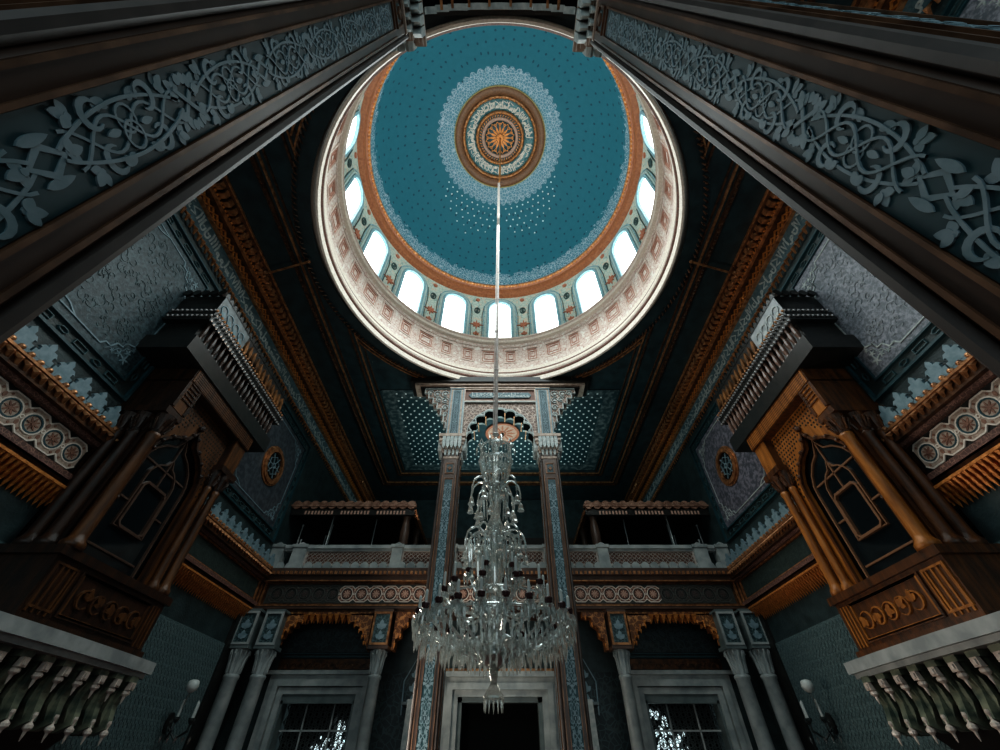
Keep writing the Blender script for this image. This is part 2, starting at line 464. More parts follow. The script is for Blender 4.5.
for x, w, mb, n in ((5.66, .10, mo, .09), (5.50, .05, mi, .05), (4.80, .06, mo, .06), (4.66, .035, mi, .05)):
    ceil_line(mb, -x, 17.7-(5.66-x), x, 17.7-(5.66-x), w, n)
    if x < 5.2: ceil_line(mb, -x, .1+(5.66-x)*.9, x, .1+(5.66-x)*.9, w, n)
for r_ in (5.38, 5.5):                                # arcs hugging the dome ring
    pts = [(CX+r_*cos(a), CY+r_*sin(a)) for a in [2*pi*i/120 for i in range(120)]]
    run = []
    for p in pts+pts[:1]:
        if abs(p[0]) < 4.75 and .9 < p[1] < 16.8: run.append(p)
        else:
            if len(run) > 1: mi.ribbon(Fc, run, .04, 0, .06)
            run = []
    if len(run) > 1: mi.ribbon(Fc, run, .04, 0, .06)
mo.build('gilt_moulding', goldd_m, ceiling); 
rp = MB()
for g in (-1, 1):
    F = lambda s, t, n, g=g: (g*(5.66+t), s, 9.93-n)
    rope(rp, F, -3, 17.7, 0, .0, .05, .11)
a_ = MB()
for i in range(220):
    a = 2*pi*i/220
    p = lambda rr, dz: (CX+rr*cos(a+dz*.9), CY+rr*sin(a+dz*.9), 9.93)
    x, y = CX+5.30*cos(a), CY+5.30*sin(a)
    rp.tube([(CX+5.24*cos(a), CY+5.24*sin(a), 9.95), (CX+5.30*cos(a+.012), CY+5.30*sin(a+.012), 9.90), (CX+5.36*cos(a+.024), CY+5.36*sin(a+.024), 9.95)], [.012,.03,.012], 5)
rp.build('rope_moulding', goldd_m, ceiling)
mi.build('inner_moulding', gold_m, ceiling)
# star field of the ceiling beyond the dome
st = MB(); st.box(Fc, -4.45, 4.45, 10.95, 16.45, 0, .015); st.build('star_field', mat('star field paint', (.010,.034,.040),(.016,.048,.056),5,.5), ceiling)
bd = MB()
Fc2 = lambda s, t, n: (s, t, 9.985-n)
bd.frame(Fc2, -4.4, 4.4, 10.9, 16.4, .5, 0, .01); bd.build('stencilled_border', mat('misty border', (.022,.048,.054), (.15,.19,.19), 6, .5, lo=.45, hi=.7, detail=9), ceiling)
ss = MB()
row = 0; y = 11.1
while y < 15.9:
    x = -3.85+(row % 2)*.17
    while x < 3.86:
        if (x-CX)**2+(y-CY)**2 > 5.45**2 and not ((x)**2+(y-13.5)**2 < .95**2):
            ss.disc(Fc2, x, y, .038, .0, .015, 6)
        x += .34
    y += .2; row += 1
tag(ss.build('silver_stars', star_m, ceiling), kind='stuff')

md = empty('ceiling_medallion', (0.1, 13.5, 9.93), 'round peach stencilled medallion on the starred ceiling behind the cusped arch', 'medallion')
b1 = MB(); b1.disc(lambda s, t, n: (s+.1, t+13.5, 9.97-n), 0, 0, .62, 0, .03, 40); b1.build('disc', peach_m, md)
b1 = MB(); b1.ann(lambda s, t, n: (s+.1, t+13.5, 9.97-n), 0, 0, .60, .70, 0, .07, 40)
for j in range(12):
    FF = lambda s, t, n: (s+.1, t+13.5, 9.97-n)
    drop(b1, FF, .18*cos(j*pi/6), .18*sin(j*pi/6), j*pi/6, .34, .05, .02, .045)
b1.ann(FF, 0, 0, .10, .16, 0, .06, 20)
b1.build('rim', fleur_m, md)
b1 = MB(); b1.lathe([(.05, 0), (.07, -.1), (.02, -.2), (.015, -1.1)], (.1, 13.5, 9.93), 8); b1.build('hook', black_m, md)

# ---- side walls
def wall(g):
    nm = 'wall_left' if g < 0 else 'wall_right'
    F = side(g)
    w = MB(); w.box(F, -6, YE+.3, FLOOR, 10.2, -.25, 0)
    root = tag(w.build(nm, wall_m), ('left' if g < 0 else 'right')+' side wall of the prayer hall with arabesque panels and friezes', 'wall', kind='structure')
    # upper cornice: stepped gilded brackets, calligraphy frieze, rope
    c = MB()
    c.box(F, -6, YE, 9.90, 10.0, 0, .52); c.box(F, -6, YE, 9.62, 9.9, 0, .30); c.box(F, -6, YE, 9.36, 9.62, 0, .10)
    c.build('upper_cornice', mat('cornice gilding', (.05,.026,.016), (.16,.070,.030), 7, .4, .35), root)
    c = MB(); dentil(c, F, -3, YE, 9.72, 9.90, .28, .47, .21, .6); 
    i = -3.0
    while i < YE: c.ball((i, 9.81, .40), .075, 6, F); i += .2
    c.box(F, -6, YE, 9.93, 9.985, .50, .56); c.box(F, -6, YE, 9.60, 9.64, .25, .33); c.box(F, -6, YE, 9.33, 9.38, .05, .14)
    c.build('gilt_brackets', gold_m, root)
    c = MB(); i = -3.0
    while i < YE:
        c.ribbon(F, [(i-.1, 9.5), (i, 9.6), (i+.1, 9.5), (i, 9.4)], .03, .1, .14, closed=True); i += .2
    dentil(c, F, -3, YE, 9.64, 9.70, .28, .34, .1, .5); c.build('gilt_lattice', orange_m, root)
    c = MB(); c.box(F, -6, YE, 8.83, 9.33, 0, .05); c.build('calligraphy_ground', steel_m, root)
    c = MB(); calligraphy(c, F, -2, YE, 8.88, 9.30, .05, .065, 5 if g < 0 else 9); c.build('calligraphy', pale_m, root)
    c = MB(); rope(c, F, -3, YE, 8.72, .07, .085, .16)
    c.build('rope_moulding', gold_m, root)
    # lower string course
    y0, y1 = -3.0, YB-.05
    c = MB(); cresting(c, F, y0, y1, 4.2, .42, .20, .25, .36); c.build('cresting', relief_m, root)
    c = MB(); c.box(F, y0, y1, 3.96, 4.2, 0, .28); c.box(F, y0, y1, 3.9, 3.96, 0, .18); c.box(F, y0, y1, 3.27, 3.35, 0, .16); c.box(F, y0, y1, 3.35, 3.92, 0, .08); c.box(F, y0, y1, 3.1, 3.27, 0, .1)
    c.build('string_course', goldd_m, root)
    c = MB(); rope(c, F, y0, y1, 4.08, .27, .085, .14); c.box(F, y0, y1, 4.16, 4.2, .26, .31)
    for i in range(int((y1-y0)/.16)): c.ball((y0+i*.16, 4.24, .27), .05, 6, F)
    c.build('gilt_rope', gold_m, root)
    c = MB(); cones(c, F, y0, y1, 2.98, 3.14, .22, .09); cones(c, F, y0+.045, y1, 2.9, 3.08, .13, .09); cones(c, F, y0, y1, 2.80, 3.0, .05, .09); c.box(F, y0, y1, 3.10, 3.14, 0, .26); c.box(F, y0, y1, 2.98, 3.1, 0, .1); c.build('muqarnas_fringe', orange_m, root)
    base, line, boss = MB(), MB(), MB()
    bb = MB(); bb.box(F, y0, 5.7, 3.37, 3.9, .08, .09); bb.build('frieze_ground', black_m, root)
    bb = MB(); bb.box(F, y0, y1, 3.89, 3.965, .0, .19); bb.box(F, y0, y1, 3.27, 3.36, 0, .17); bb.build('floral_band', flband, root)
    fl = MB(); rosettes(F, y0, 5.65, 3.635, base, line, boss, .365, .14, .09, .26, fl)
    fl.build('rosette_ground', tan_m, root)
    base.build('rosette_rings', teal_m, root); line.build('rosette_strapwork', cream_m, root); boss.build('rosettes', mat('umber flower', (.16,.075,.05),(.26,.13,.085),9,.5), root)
    bb = MB(); bb.box(F, 8.2, 12.3, 3.42, 3.84, .08, .095); bb.build('green_frieze_field', mat('frieze green', (.016,.03,.028),(.035,.055,.05),9,.5,bump=.3,bscale=30), root)
    bb = MB(); bb.frame(F, 8.1, 12.4, 3.36, 3.90, .045, .08, .12); bb.frame(F, 8.1, 12.4, 3.30, 3.94, .02, .08, .12); bb.build('frieze_frame', gold_m, root)
    # arabesque panels
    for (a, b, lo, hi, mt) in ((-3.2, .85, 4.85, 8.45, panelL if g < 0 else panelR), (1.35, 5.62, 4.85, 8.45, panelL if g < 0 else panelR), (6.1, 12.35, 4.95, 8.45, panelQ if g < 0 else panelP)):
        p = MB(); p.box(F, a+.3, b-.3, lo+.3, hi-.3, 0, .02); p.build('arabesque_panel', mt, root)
        p = MB(); p.frame(F, a, b, lo, hi, .05, 0, .07); p.frame(F, a+.27, b-.27, lo+.27, hi-.27, .035, 0, .06)
        p.build('panel_moulding', teal_m, root)
        k = MB()                                      # key pattern in the border
        def keyrow(aa, bb_, cc, vert):
            n = int((bb_-aa)/.34)
            for i in range(n):
                q = aa+(i+.5)*(bb_-aa)/n
                G = (lambda s, t, n_: F(cc+t, q+s, n_)) if vert else (lambda s, t, n_: F(q+s, cc+t, n_))
                if i % 2: k.frame(G, -.13, .13, -.05, .05, .012, 0, .035)
                else: k.ribbon(G, [(-.09,0),(-.04,.04),(.04,.04),(.09,0),(.04,-.04),(-.04,-.04)], .012, 0, .035, closed=True)
        keyrow(a+.3, b-.3, lo+.16, False); keyrow(a+.3, b-.3, hi-.16, False)
        keyrow(lo+.3, hi-.3, a+.16, True); keyrow(lo+.3, hi-.3, b-.16, True)
        k.build('key_border', mat('dim border relief', (.03,.08,.09),(.06,.12,.13),9,.5), root)
        k = MB()                                      # cusped lace border
        i0, i1, j0, j1 = a+.45, b-.45, lo+.45, hi-.45; s_ = .62
        def corner(cx, cy, sx, sy):
            pts = [(s_,0),(s_*.9,.10),(s_*.72,.10),(s_*.62,.24),(s_*.44,.26),(s_*.40,.40),(.26,s_*.44),(.24,s_*.62),(.10,s_*.72),(.10,s_*.9),(0,s_)]
            P = [(cx+sx*u, cy+sy*v) for u, v in pts]
            k.ribbon(F, P, .028, .02, .035)
            k.ribbon(F, [(cx+sx*u*.8, cy+sy*v*.8) for u, v in pts], .012, .02, .03)
            for u, v, rr in ((.10,.10,.10),(.25,.12,.07),(.12,.25,.07),(.38,.07,.05),(.07,.38,.05)):
                for q in range(5): drop(k, F, cx+sx*u, cy+sy*v, q*2*pi/5+.3, rr, rr*.2, .02, .032)
        corner(i0, j0, 1, 1); corner(i1, j0, -1, 1); corner(i0, j1, 1, -1); corner(i1, j1, -1, -1)
        for (A, B) in (((i0+s_, j0), (i1-s_, j0)), ((i0+s_, j1), (i1-s_, j1)), ((i0, j0+s_), (i0, j1-s_)), ((i1, j0+s_), (i1, j1-s_))):
            k.ribbon(F, [A, B], .024, .02, .035)
        mids = (((i0+i1)/2, j0, 0, 1), ((i0+i1)/2, j1, 0, -1))
        for (cx, cy, _, sy) in mids:
            k.ribbon(F, [(cx-.5, cy), (cx-.3, cy+sy*.10), (cx-.15, cy+sy*.12), (cx, cy+sy*.28), (cx+.15, cy+sy*.12), (cx+.3, cy+sy*.10), (cx+.5, cy)], .024, .02, .035)
        k.build('lace_border', relief_m if g < 0 else pale_m, root)  # paler on the right, where the wall's light is put into colour
        if mt in (panelL, panelR):                    # tangled arabesque tracery in low relief
            k = MB(); rnd = random.Random(3)
            for i in range(170):
                cx, cy = rnd.uniform(i0+.2, i1-.2), rnd.uniform(j0+.25, j1-.2); rr = rnd.uniform(.05, .14); a0 = rnd.uniform(0, 6.28)
                k.ribbon(F, [(cx+rr*(1-.07*q)*cos(a0+q*.5), cy+rr*(1-.07*q)*sin(a0+q*.5)) for q in range(11)], .014, .02, .028, taper=True)
                drop(k, F, cx+rr*cos(a0), cy+rr*sin(a0), a0+1.2, .07, .016, .02, .028)
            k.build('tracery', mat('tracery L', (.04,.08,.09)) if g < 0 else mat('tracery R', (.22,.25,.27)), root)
    # tiled dado
    t = MB(); t.box(F, -4, 12.0, FLOOR, 2.28, 0, .03); t.build('tile_dado', tile_m, root)
    t = MB()
    for i in range(34):
        for j in range(18):
            cy, cz = 8.1+i*.115, 2.16-j*.17
            t.ribbon(F, [(cy-.04, cz), (cy, cz+.07), (cy+.04, cz), (cy, cz-.07)], .010, .03, .037, closed=True)
    t.build('tile_relief', mat('tile relief', (.09,.135,.14), rough=.4), root)
    # carved vertical edge by the corner
    t = MB(); t.box(F, 12.0, 12.35, FLOOR, 3.0, 0, .08); t.build('dark_pilaster', black_m, root)
    return root
WL, WR = wall(-1), wall(1)

# ---- back walls
Fb = back(YB); Fw = back(YW); Fe = back(YE)
w = MB(); w.box(Fe, -7.2, 7.2, 4.0, 10.1, -.25, 0)
wb2 = tag(w.build('wall_back_upper', wall_m), 'dark upper back wall behind the gallery', 'wall', kind='structure')
w = MB(); w.box(Fe, -7, 7, 7.6, 8.0, 0, .06); w.box(Fe, -7, 7, 6.7, 6.76, 0, .06); w.build('brown_band', mat('brown band', (.028,.018,.014)), wb2)
w = MB()
for i in range(-6, 7, 2):
    w.prism(Fe, [(i-.55, 4.4), (i+.55, 4.4), (i+.55, 6.0), (i+.3, 6.4), (i, 6.6), (i-.3, 6.4), (i-.55, 6.0)], 0, .04)
w.build('arched_panels', black_m, wb2)
w = MB(); w.box(W, -7, 7, YB, YE, 4.0, 4.22); gfl = tag(w.build('floor_gallery', ceil_m), 'gallery floor above the entrance', 'floor', kind='structure')

w = MB(); w.box(Fw, -7.2, 7.2, 1.95, 4.0, -.3, 0)
for a, b in ((-7.2, -5.85), (-3.6, -1.3), (1.3, 3.6), (5.85, 7.2)): w.box(Fw, a, b, FLOOR, 1.95, -.3, 0)
w.box(Fw, -1.3, 1.3, 1.6, 1.95, -.3, 0)
for g in (-1, 1): w.box(Fw, min(g*3.6, g*5.85), max(g*3.6, g*5.85), FLOOR, -.9, -.3, 0); w.box(Fw, min(g*3.6, g*5.85), max(g*3.6, g*5.85), 1.55, 1.95, -.3, 0)
wb = tag(w.build('wall_back', wall_m), 'dark lower back wall holding the entrance door and two lattice windows', 'wall', kind='structure')
t = MB()
for g in (-1, 1):
    t.box(Fw, min(g*3.5, g*6.1), max(g*3.5, g*6.1), 2.35, 3.3, 0, .03)
t.build('carved_tympanum', tymp_m, wb)
t = MB()
for g in (-1, 1):
    for s in (-1, 1):
        for k in range(6):
            cx = g*4.8+s*(.15+k*.2)
            t.ribbon(Fw, arc(cx, 2.75, .16-.006*k, 0, 5.2, 12), .022, .03, .05); palmette(t, Fw, cx, 2.75, pi/2+s*.6, .13, .03, .05)
t.build('tympanum_scrolls', mat('scroll dim', (.028,.052,.058)), wb)
t = MB()
for g in (-1, 1):
    t.box(Fw, min(g*3.5, g*6.1), max(g*3.5, g*6.1), 2.22, 2.26, 0, .09)
    t.box(Fw, min(g*3.5, g*6.1), max(g*3.5, g*6.1), 2.30, 2.33, 0, .07)
t.build('tympanum_sill', teal_m, wb)
t = MB()
for g in (-1, 1):
    t.box(Fw, min(g*3.5, g*6.1), max(g*3.5, g*6.1), 1.96, 2.2, 0, .05)
    for k in range(11): t.ribbon(Fw, arc(g*4.8+(k-5)*.22, 1.99, .10, 0, pi, 8), .02, .05, .08)
t.build('carved_strip', goldd_m, wb)
t = MB()
for g in (-1, 1): t.box(Fw, min(g*1.6, g*3.3), max(g*1.6, g*3.3), FLOOR, 1.9, 0, .03)
t.build('tile_dado', tymp_m, wb)  # dark colour painted in for the shade beside the door
t = MB()
for g in (-1, 1):
    for k in range(3): palmette(t, Fw, g*2.3, 1.2+k*.3, pi/2, .24-.04*k, .03, .05)
    t.ribbon(Fw, [(g*2.3-.25, 1.0), (g*2.3-.28, 1.7), (g*2.3, 2.2), (g*2.3+.28, 1.7), (g*2.3+.25, 1.0)], .03, .03, .05)
t.build('tile_flowers', relief_m, wb)

# gallery front beam
w = MB(); w.box(Fb, -7, 7, 3.14, 4.0, -.9, 0)
gb = tag(w.build('wall_back_gallery_beam', goldd_m), 'dark gilded beam carrying the gallery with a rosette frieze', 'beam', kind='structure')
t = MB(); t.box(Fb, -7, 7, 3.92, 4.05, 0, .14); t.box(Fb, -7, 7, 4.05, 4.24, 0, .22); t.box(Fb, -7, 7, 3.2, 3.27, 0, .1); t.build('beam_moulding', brown_m, gb)
t = MB(); dentil(t, Fb, -6.9, 6.9, 4.06, 4.14, .22, .27, .13, .5); t.box(Fb, -6.9, 6.9, 3.9, 3.93, 0, .15); t.box(Fb, -6.9, 6.9, 3.27, 3.295, 0, .12); t.build('gilt_dentils', gold_m, gb)
for (a, b) in ((-6.75, -2.05), (-1.75, 1.75), (2.05, 6.75)):
    t = MB(); t.frame(Fb, a, b, 3.31, 3.88, .035, 0, .04); t.build('frieze_frame', goldd_m, gb)
t = MB(); t.box(Fb, -6.7, 6.7, 3.34, 3.85, 0, .012); t.build('frieze_ground', mat('frieze dark', (.03,.035,.032),(.05,.055,.05),20), gb)
base, line, boss = MB(), MB(), MB()
fl = MB()
for (a, b) in ((-4.6, -2.1), (-1.7, 1.7), (2.1, 4.6)): rosettes(Fb, a, b, 3.595, base, line, boss, .385, .15, .012, .24, fl)
fl.build('rosette_ground', maroon_m, gb)
base.build('rosette_rings', black_m, gb); line.build('rosette_strapwork', cream_m, gb); boss.build('rosettes', peach_m, gb)
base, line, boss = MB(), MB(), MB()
for (a, b) in ((-6.6, -4.6), (4.6, 6.6)): rosettes(Fb, a, b, 3.595, base, line, boss, .385, .15, .012, .24)  # outer roundels darkened in colour where the light falls off
base.build('shaded_rings', black_m, gb); line.build('shaded_strapwork', mat('shaded stencil', (.07,.075,.065)), gb); boss.build('shaded_rosettes', mat('shaded stencil b', (.06,.045,.04)), gb)
for g in (-1, 1):
    t = MB(); 
    for x in (6.78, 6.90): t.box(Fb, min(g*x, g*(x+.04)), max(g*x, g*(x+.04)), 3.3, 3.9, 0, .06)
    t.build('end_moulding', gold_m, gb)

# muqarnas arches
for g in (-1, 1):
    ar = empty('muqarnas_arch', (g*4.8, YB, 2.1), ('gilded stepped muqarnas arch over the lattice window on the '+('left' if g < 0 else 'right')), 'arch', 'gilded arches under the gallery')
    o = MB(); st_ = [(0,0),(.05,.16),(.11,.16),(.11,.30),(.19,.30),(.19,.44),(.30,.44),(.30,.56),(.45,.56),(.45,.66),(.62,.66),(.62,.86)]
    for s in (-1, 1):
        c0 = g*4.78+s*1.26
        pts = [(c0-s*a, 2.25+b*.98) for a, b in st_]+[(c0, 3.1)]
        o.prism(Fb, pts, -.30, .02)
    o.box(Fb, g*4.78-1.26, g*4.78+1.26, 3.06, 3.14, -.3, .02)
    o.build('spandrels', carve_m, ar)
    for k_ in range(8):
        for nn, z_ in ((-.02, 2.86), (-.2, 2.9)):
            o = MB(); q_ = g*4.78-.68+k_*.17; cones(o, Fb, q_, q_+.1701, z_, 3.08, nn, .17); o.build('hanging_point', orange_m, ar)
    for s in (-1, 1):
        c0 = g*4.78+s*1.26
        for a, b in st_[1:-1]:
            o = MB(); o.lathe([(.032, 0), (.022, -.06), (.004, -.10)], (c0-s*a, 0, 2.25+b*.98+.04), 6, True, lambda x, y, z: (x, YB-.02+y, z)); o.build('hanging_point', orange_m, ar)
for g in (-1, 1):
    ar = empty('muqarnas_bracket', (g*2.6, YB, 2.1), ('gilded stepped corbel beside the central doorway, '+('left' if g < 0 else 'right')+' of it'), 'corbel', 'corbels of the central doorway')
    o = MB(); c0 = g*2.88
    o.prism(Fb, [(c0, 2.25), (c0-g*.08, 2.25), (c0-g*.08, 2.5), (c0-g*.2, 2.55), (c0-g*.2, 2.75), (c0-g*.36, 2.85), (c0-g*.36, 3.0), (c0-g*.6, 3.02), (c0-g*.6, 3.14), (c0, 3.14)], -.3, .02)
    o.build('spandrel', carve_m, ar)
    for a, b in ((.08, 2.4), (.2, 2.62), (.36, 2.88), (.52, 3.04)):
        o = MB(); o.lathe([(.032, 0), (.022, -.07), (.004, -.12)], (c0-g*a, YB-.03, b), 6); o.build('hanging_point', orange_m, ar)

# engaged columns of the back wall
def engaged(x, y, label, r=.145, lean=0):
    e = empty('marble_column', (x, y, FLOOR), label, 'column', 'grey marble columns against the back wall')
    o = MB(); o.lathe([(r*1.5, 0), (r*1.5, .12), (r*1.2, .2), (r*1.08, .3), (r*1.05, .35), (r, 3.3), (r*1.12, 3.33), (r*1.12, 3.38), (r*.98, 3.4)], (x, y, FLOOR), 20); o.build('shaft', marble_m, e, True)
    o = MB(); z0 = FLOOR+3.4
    o.lathe([(r*.95, 0), (r*.95, .25), (r*1.15, .48), (r*1.3, .52), (r*1.3, .58)], (x, y, z0), 12)
    for j in range(12):
        a = 2*pi*j/12
        o.tube([(x+r*1.0*cos(a), y+r*1.0*sin(a), z0+.03), (x+r*1.1*cos(a), y+r*1.1*sin(a), z0+.28), (x+r*1.4*cos(a), y+r*1.4*sin(a), z0+.50), (x+r*1.5*cos(a), y+r*1.5*sin(a), z0+.40)], [.012,.024,.024,.012], 5)
    o.build('capital', marble_m, e)
    o = MB(); o.box(W, x-.26, x+.26, y-.24, y+.24, 2.22, 2.30); o.box(W, x-.2, x+.2, y-.2, y+.2, 2.28, 3.1); o.box(W, x-.26, x+.26, y-.24, y+.24, 3.06, 3.12)
    o.build('pedestal', brown_m if abs(x) < 4 else marbleD, e)
    Fp = back(y-.2)
    o = MB(); o.frame(Fp, x-.24, x+.24, 2.30, 3.06, .05, 0, .06); o.build('panel_frame', gold_m if abs(x) < 4 else marble_m, e)
    o = MB(); o.box(Fp, x-.19, x+.19, 2.35, 3.01, 0, .015); o.build('panel', tealflor, e)
    o = MB(); palmette(o, Fp, x, 2.45, pi/2, .18, .015, .035); palmette(o, Fp, x, 2.68, pi/2, .2, .015, .035); o.build('leaf', relief_m, e)
    return e
for g, sd in ((-1, 'left'), (1, 'right')):
    engaged(g*3.15, YB-.12, 'grey marble column nearest the door on its %s, with gilt framed pedestal above' % sd)
    engaged(g*6.08, YB-.12, 'grey marble column at the outer edge of the %s lattice window' % sd, .17)
    engaged(g*6.72, YB-.18, 'grey marble column in the %s back corner against the side wall' % sd, .17)

# windows and door in the back wall
def lattice_window(idx, g):
    x0, x1 = (3.87, 5.7); c = g*(x0+x1)/2; hw = (x1-x0)/2
    e = empty('window_%d' % idx, (c, YW, -.9), ('marble framed lattice window on the %s of the back wall' % ('left' if g < 0 else 'right')), 'window', kind='structure')
    o = MB()
    for k, (ex, n1) in enumerate(((.50, .07), (.36, .12), (.2, .05))):
        t_ = 1.24+ex+.13
        for s in (-1, 1): o.box(Fw, min(c+s*(hw+ex-.14), c+s*(hw+ex)), max(c+s*(hw+ex-.14), c+s*(hw+ex)), -1.2, t_, 0, n1)
        o.box(Fw, c-hw-ex+.14, c+hw+ex-.14, t_-.14, t_, 0, n1)
    o.box(Fw, c-hw-.58, c+hw+.58, 1.84, 1.93, 0, .16)
    o.build('window_frame', marble_m, e)
    o = MB(); o.box(Fw, c-hw-.06, c+hw+.06, 1.24, 1.6, -.12, .0)
    for s in (-1, 1): o.box(Fw, min(c+s*hw, c+s*(hw+.12)), max(c+s*hw, c+s*(hw+.12)), -1.2, 1.3, -.35, 0)
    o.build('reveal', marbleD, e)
    o = MB(); Fg = back(YW+.3)
    for x in (c-hw*.38, c+hw*.42): o.box(Fg, x-.018, x+.018, -1.2, 1.25, 0, .03)
    for z in (.72, .0, -.7): o.box(Fg, c-hw, c+hw, z-.018, z+.018, 0, .03)
    o.build('muntins', slab_m, e)
    o = MB(); o.box(Fg, c-hw, c+hw, -1.2, 1.3, -.30, -.28)
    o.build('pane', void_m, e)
    # patches of daylight seen between the lattice outside
    rnd = random.Random(idx); o = MB()
    for i in range(330):
        x = rnd.uniform(-hw, hw); z = rnd.uniform(-.6, 1.15)
        hgt = (1.2 if x < -hw*.35 else .75 if x < hw*.1 else .25) if g > 0 else (.95 if x > hw*.55 else .6 if x > -hw*.1 else .25)
        if z > hgt: continue
        o.disc(Fg, c+x, z, rnd.uniform(.02, .06), -.27, -.26, 6, rnd.uniform(.5, 1), rnd.uniform(.8, 1.8))
    o.build('daylight', day_m, e)
    o = MB()
    nx = 11
    for i in range(nx):
        for j in range(13):
            x = c-hw+(i+.5+(j % 2)*.5)*2*hw/nx; z = 1.2-j*.15
            o.ribbon(Fg, [(x-.075, z), (x, z+.11), (x+.075, z), (x, z-.11)], .022, -.1, -.08, closed=True)
            o.ribbon(Fg, arc(x, z, .045, 0, 2*pi, 8), .016, -.1, -.08)
    o.build('lattice', mat('lattice iron', (.03,.04,.04)), e)
lattice_window(1, -1); lattice_window(2, 1)
e = empty('door_1', (0, YW, FLOOR), 'tall entrance doorway in grey marble frame below the chandelier', 'door', kind='structure')
o = MB()
for ex, n1 in ((.42, .10), (.28, .16), (.14, .08)):
    t_ = 1.38+ex
    for s in (-1, 1): o.box(Fw, min(s*(1.12+ex-.15), s*(1.12+ex)), max(s*(1.12+ex-.15), s*(1.12+ex)), FLOOR, t_, 0, n1)
    o.box(Fw, -1.12-ex+.15, 1.12+ex-.15, t_-.15, t_, 0, n1)
o.box(Fw, -1.68, 1.68, 1.78, 1.9, 0, .22); o.build('door_frame', marble_m, e)
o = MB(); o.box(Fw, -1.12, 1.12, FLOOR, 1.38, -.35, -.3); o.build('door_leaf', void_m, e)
o = MB()
for s in (-1, 1): o.box(Fw, min(s*1.12, s*1.0), max(s*1.12, s*1.0), FLOOR, 1.38, -.35, 0)
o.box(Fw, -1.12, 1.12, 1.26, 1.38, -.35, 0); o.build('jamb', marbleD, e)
o = MB(); o.box(Fw, -1.75, 1.75, 1.90, 1.97, 0, .12); o.build('gilt_strip', gold_m, e)
for g, sd in ((-1, 'left'), (1, 'right')):
    e = empty('folded_shutter', (g*2.35, YW-.3, FLOOR), 'narrow pale shutter standing in shadow to the %s of the central door' % sd, 'shutter')
    o = MB(); o.prism(back(YW-.45), [(g*2.16, 1.28), (g*2.34, 1.28), (g*2.38, -.05), (g*2.28, -.12), (g*2.22, 0)], 0, .05); o.build('leaf', pale_m, e)
    o = MB(); o.box(back(YW-.3), min(g*2.34, g*2.52), max(g*2.34, g*2.52), 1.18, 1.24, -.3, .1); o.build('bracket', marbleD, e)

# ---- gallery balustrade
bal = empty('gallery_balustrade', (0, YB, 4.24), 'grey marble balustrade with pierced lattice panels running across the gallery', 'balustrade')
Fq = back(YB+.05)
o = MB(); o.box(Fq, -7, 7, 4.86, 4.94, -.12, .14); o.box(Fq, -7, 7, 4.80, 4.86, -.08, .08); o.box(Fq, -7, 7, 4.94, 4.98, -.08, .10); o.build('hand_rail', marble_m, bal)
o = MB(); o.box(Fq, -7, 7, 4.24, 4.34, -.1, .1)
for i in range(50):
    x = -6.86+i*.28; o.disc(Fq, x, 4.34, .12, .09, .14, 12)
o.build('scalloped_base', marble_m, bal)
for x in (-6.85, -6.15, -3.15, -1.5, 1.5, 3.15, 6.15, 6.85):
    w_ = .16 if abs(x) < 4 else .2
    o = MB(); o.box(Fq, x-w_, x+w_, 4.24, 4.96, -.14, .16); o.box(Fq, x-w_-.04, x+w_+.04, 4.88, 4.97, -.16, .2)
    o.lathe([(.13, 0), (.11, .05), (.05, .09), (.02, .11)], (x, YB, 4.97), 10)
    o.build('post', marble_m, bal)
for (a, b) in ((-5.95, -3.31), (-2.99, -1.66), (-1.34, 1.34), (1.66, 2.99), (3.31, 5.95)):
    o = MB(); o.box(Fq, a, b, 4.42, 4.78, -.03, 0); o.build('panel_back', maroon_m, bal)
    o = MB(); n = int((b-a)/.13)
    for i in range(n):
        x = a+(i+.5)*(b-a)/n
        for j in range(3):
            z = 4.48+j*.12
            o.ribbon(Fq, [(x-.06, z), (x, z+.055), (x+.06, z), (x, z-.055)], .016, 0, .04, closed=True)
    o.frame(Fq, a, b, 4.38, 4.82, .04, 0, .05)
    o.build('lattice_panel', mat('lattice stone', (.36,.30,.26),(.46,.42,.38),10), bal)

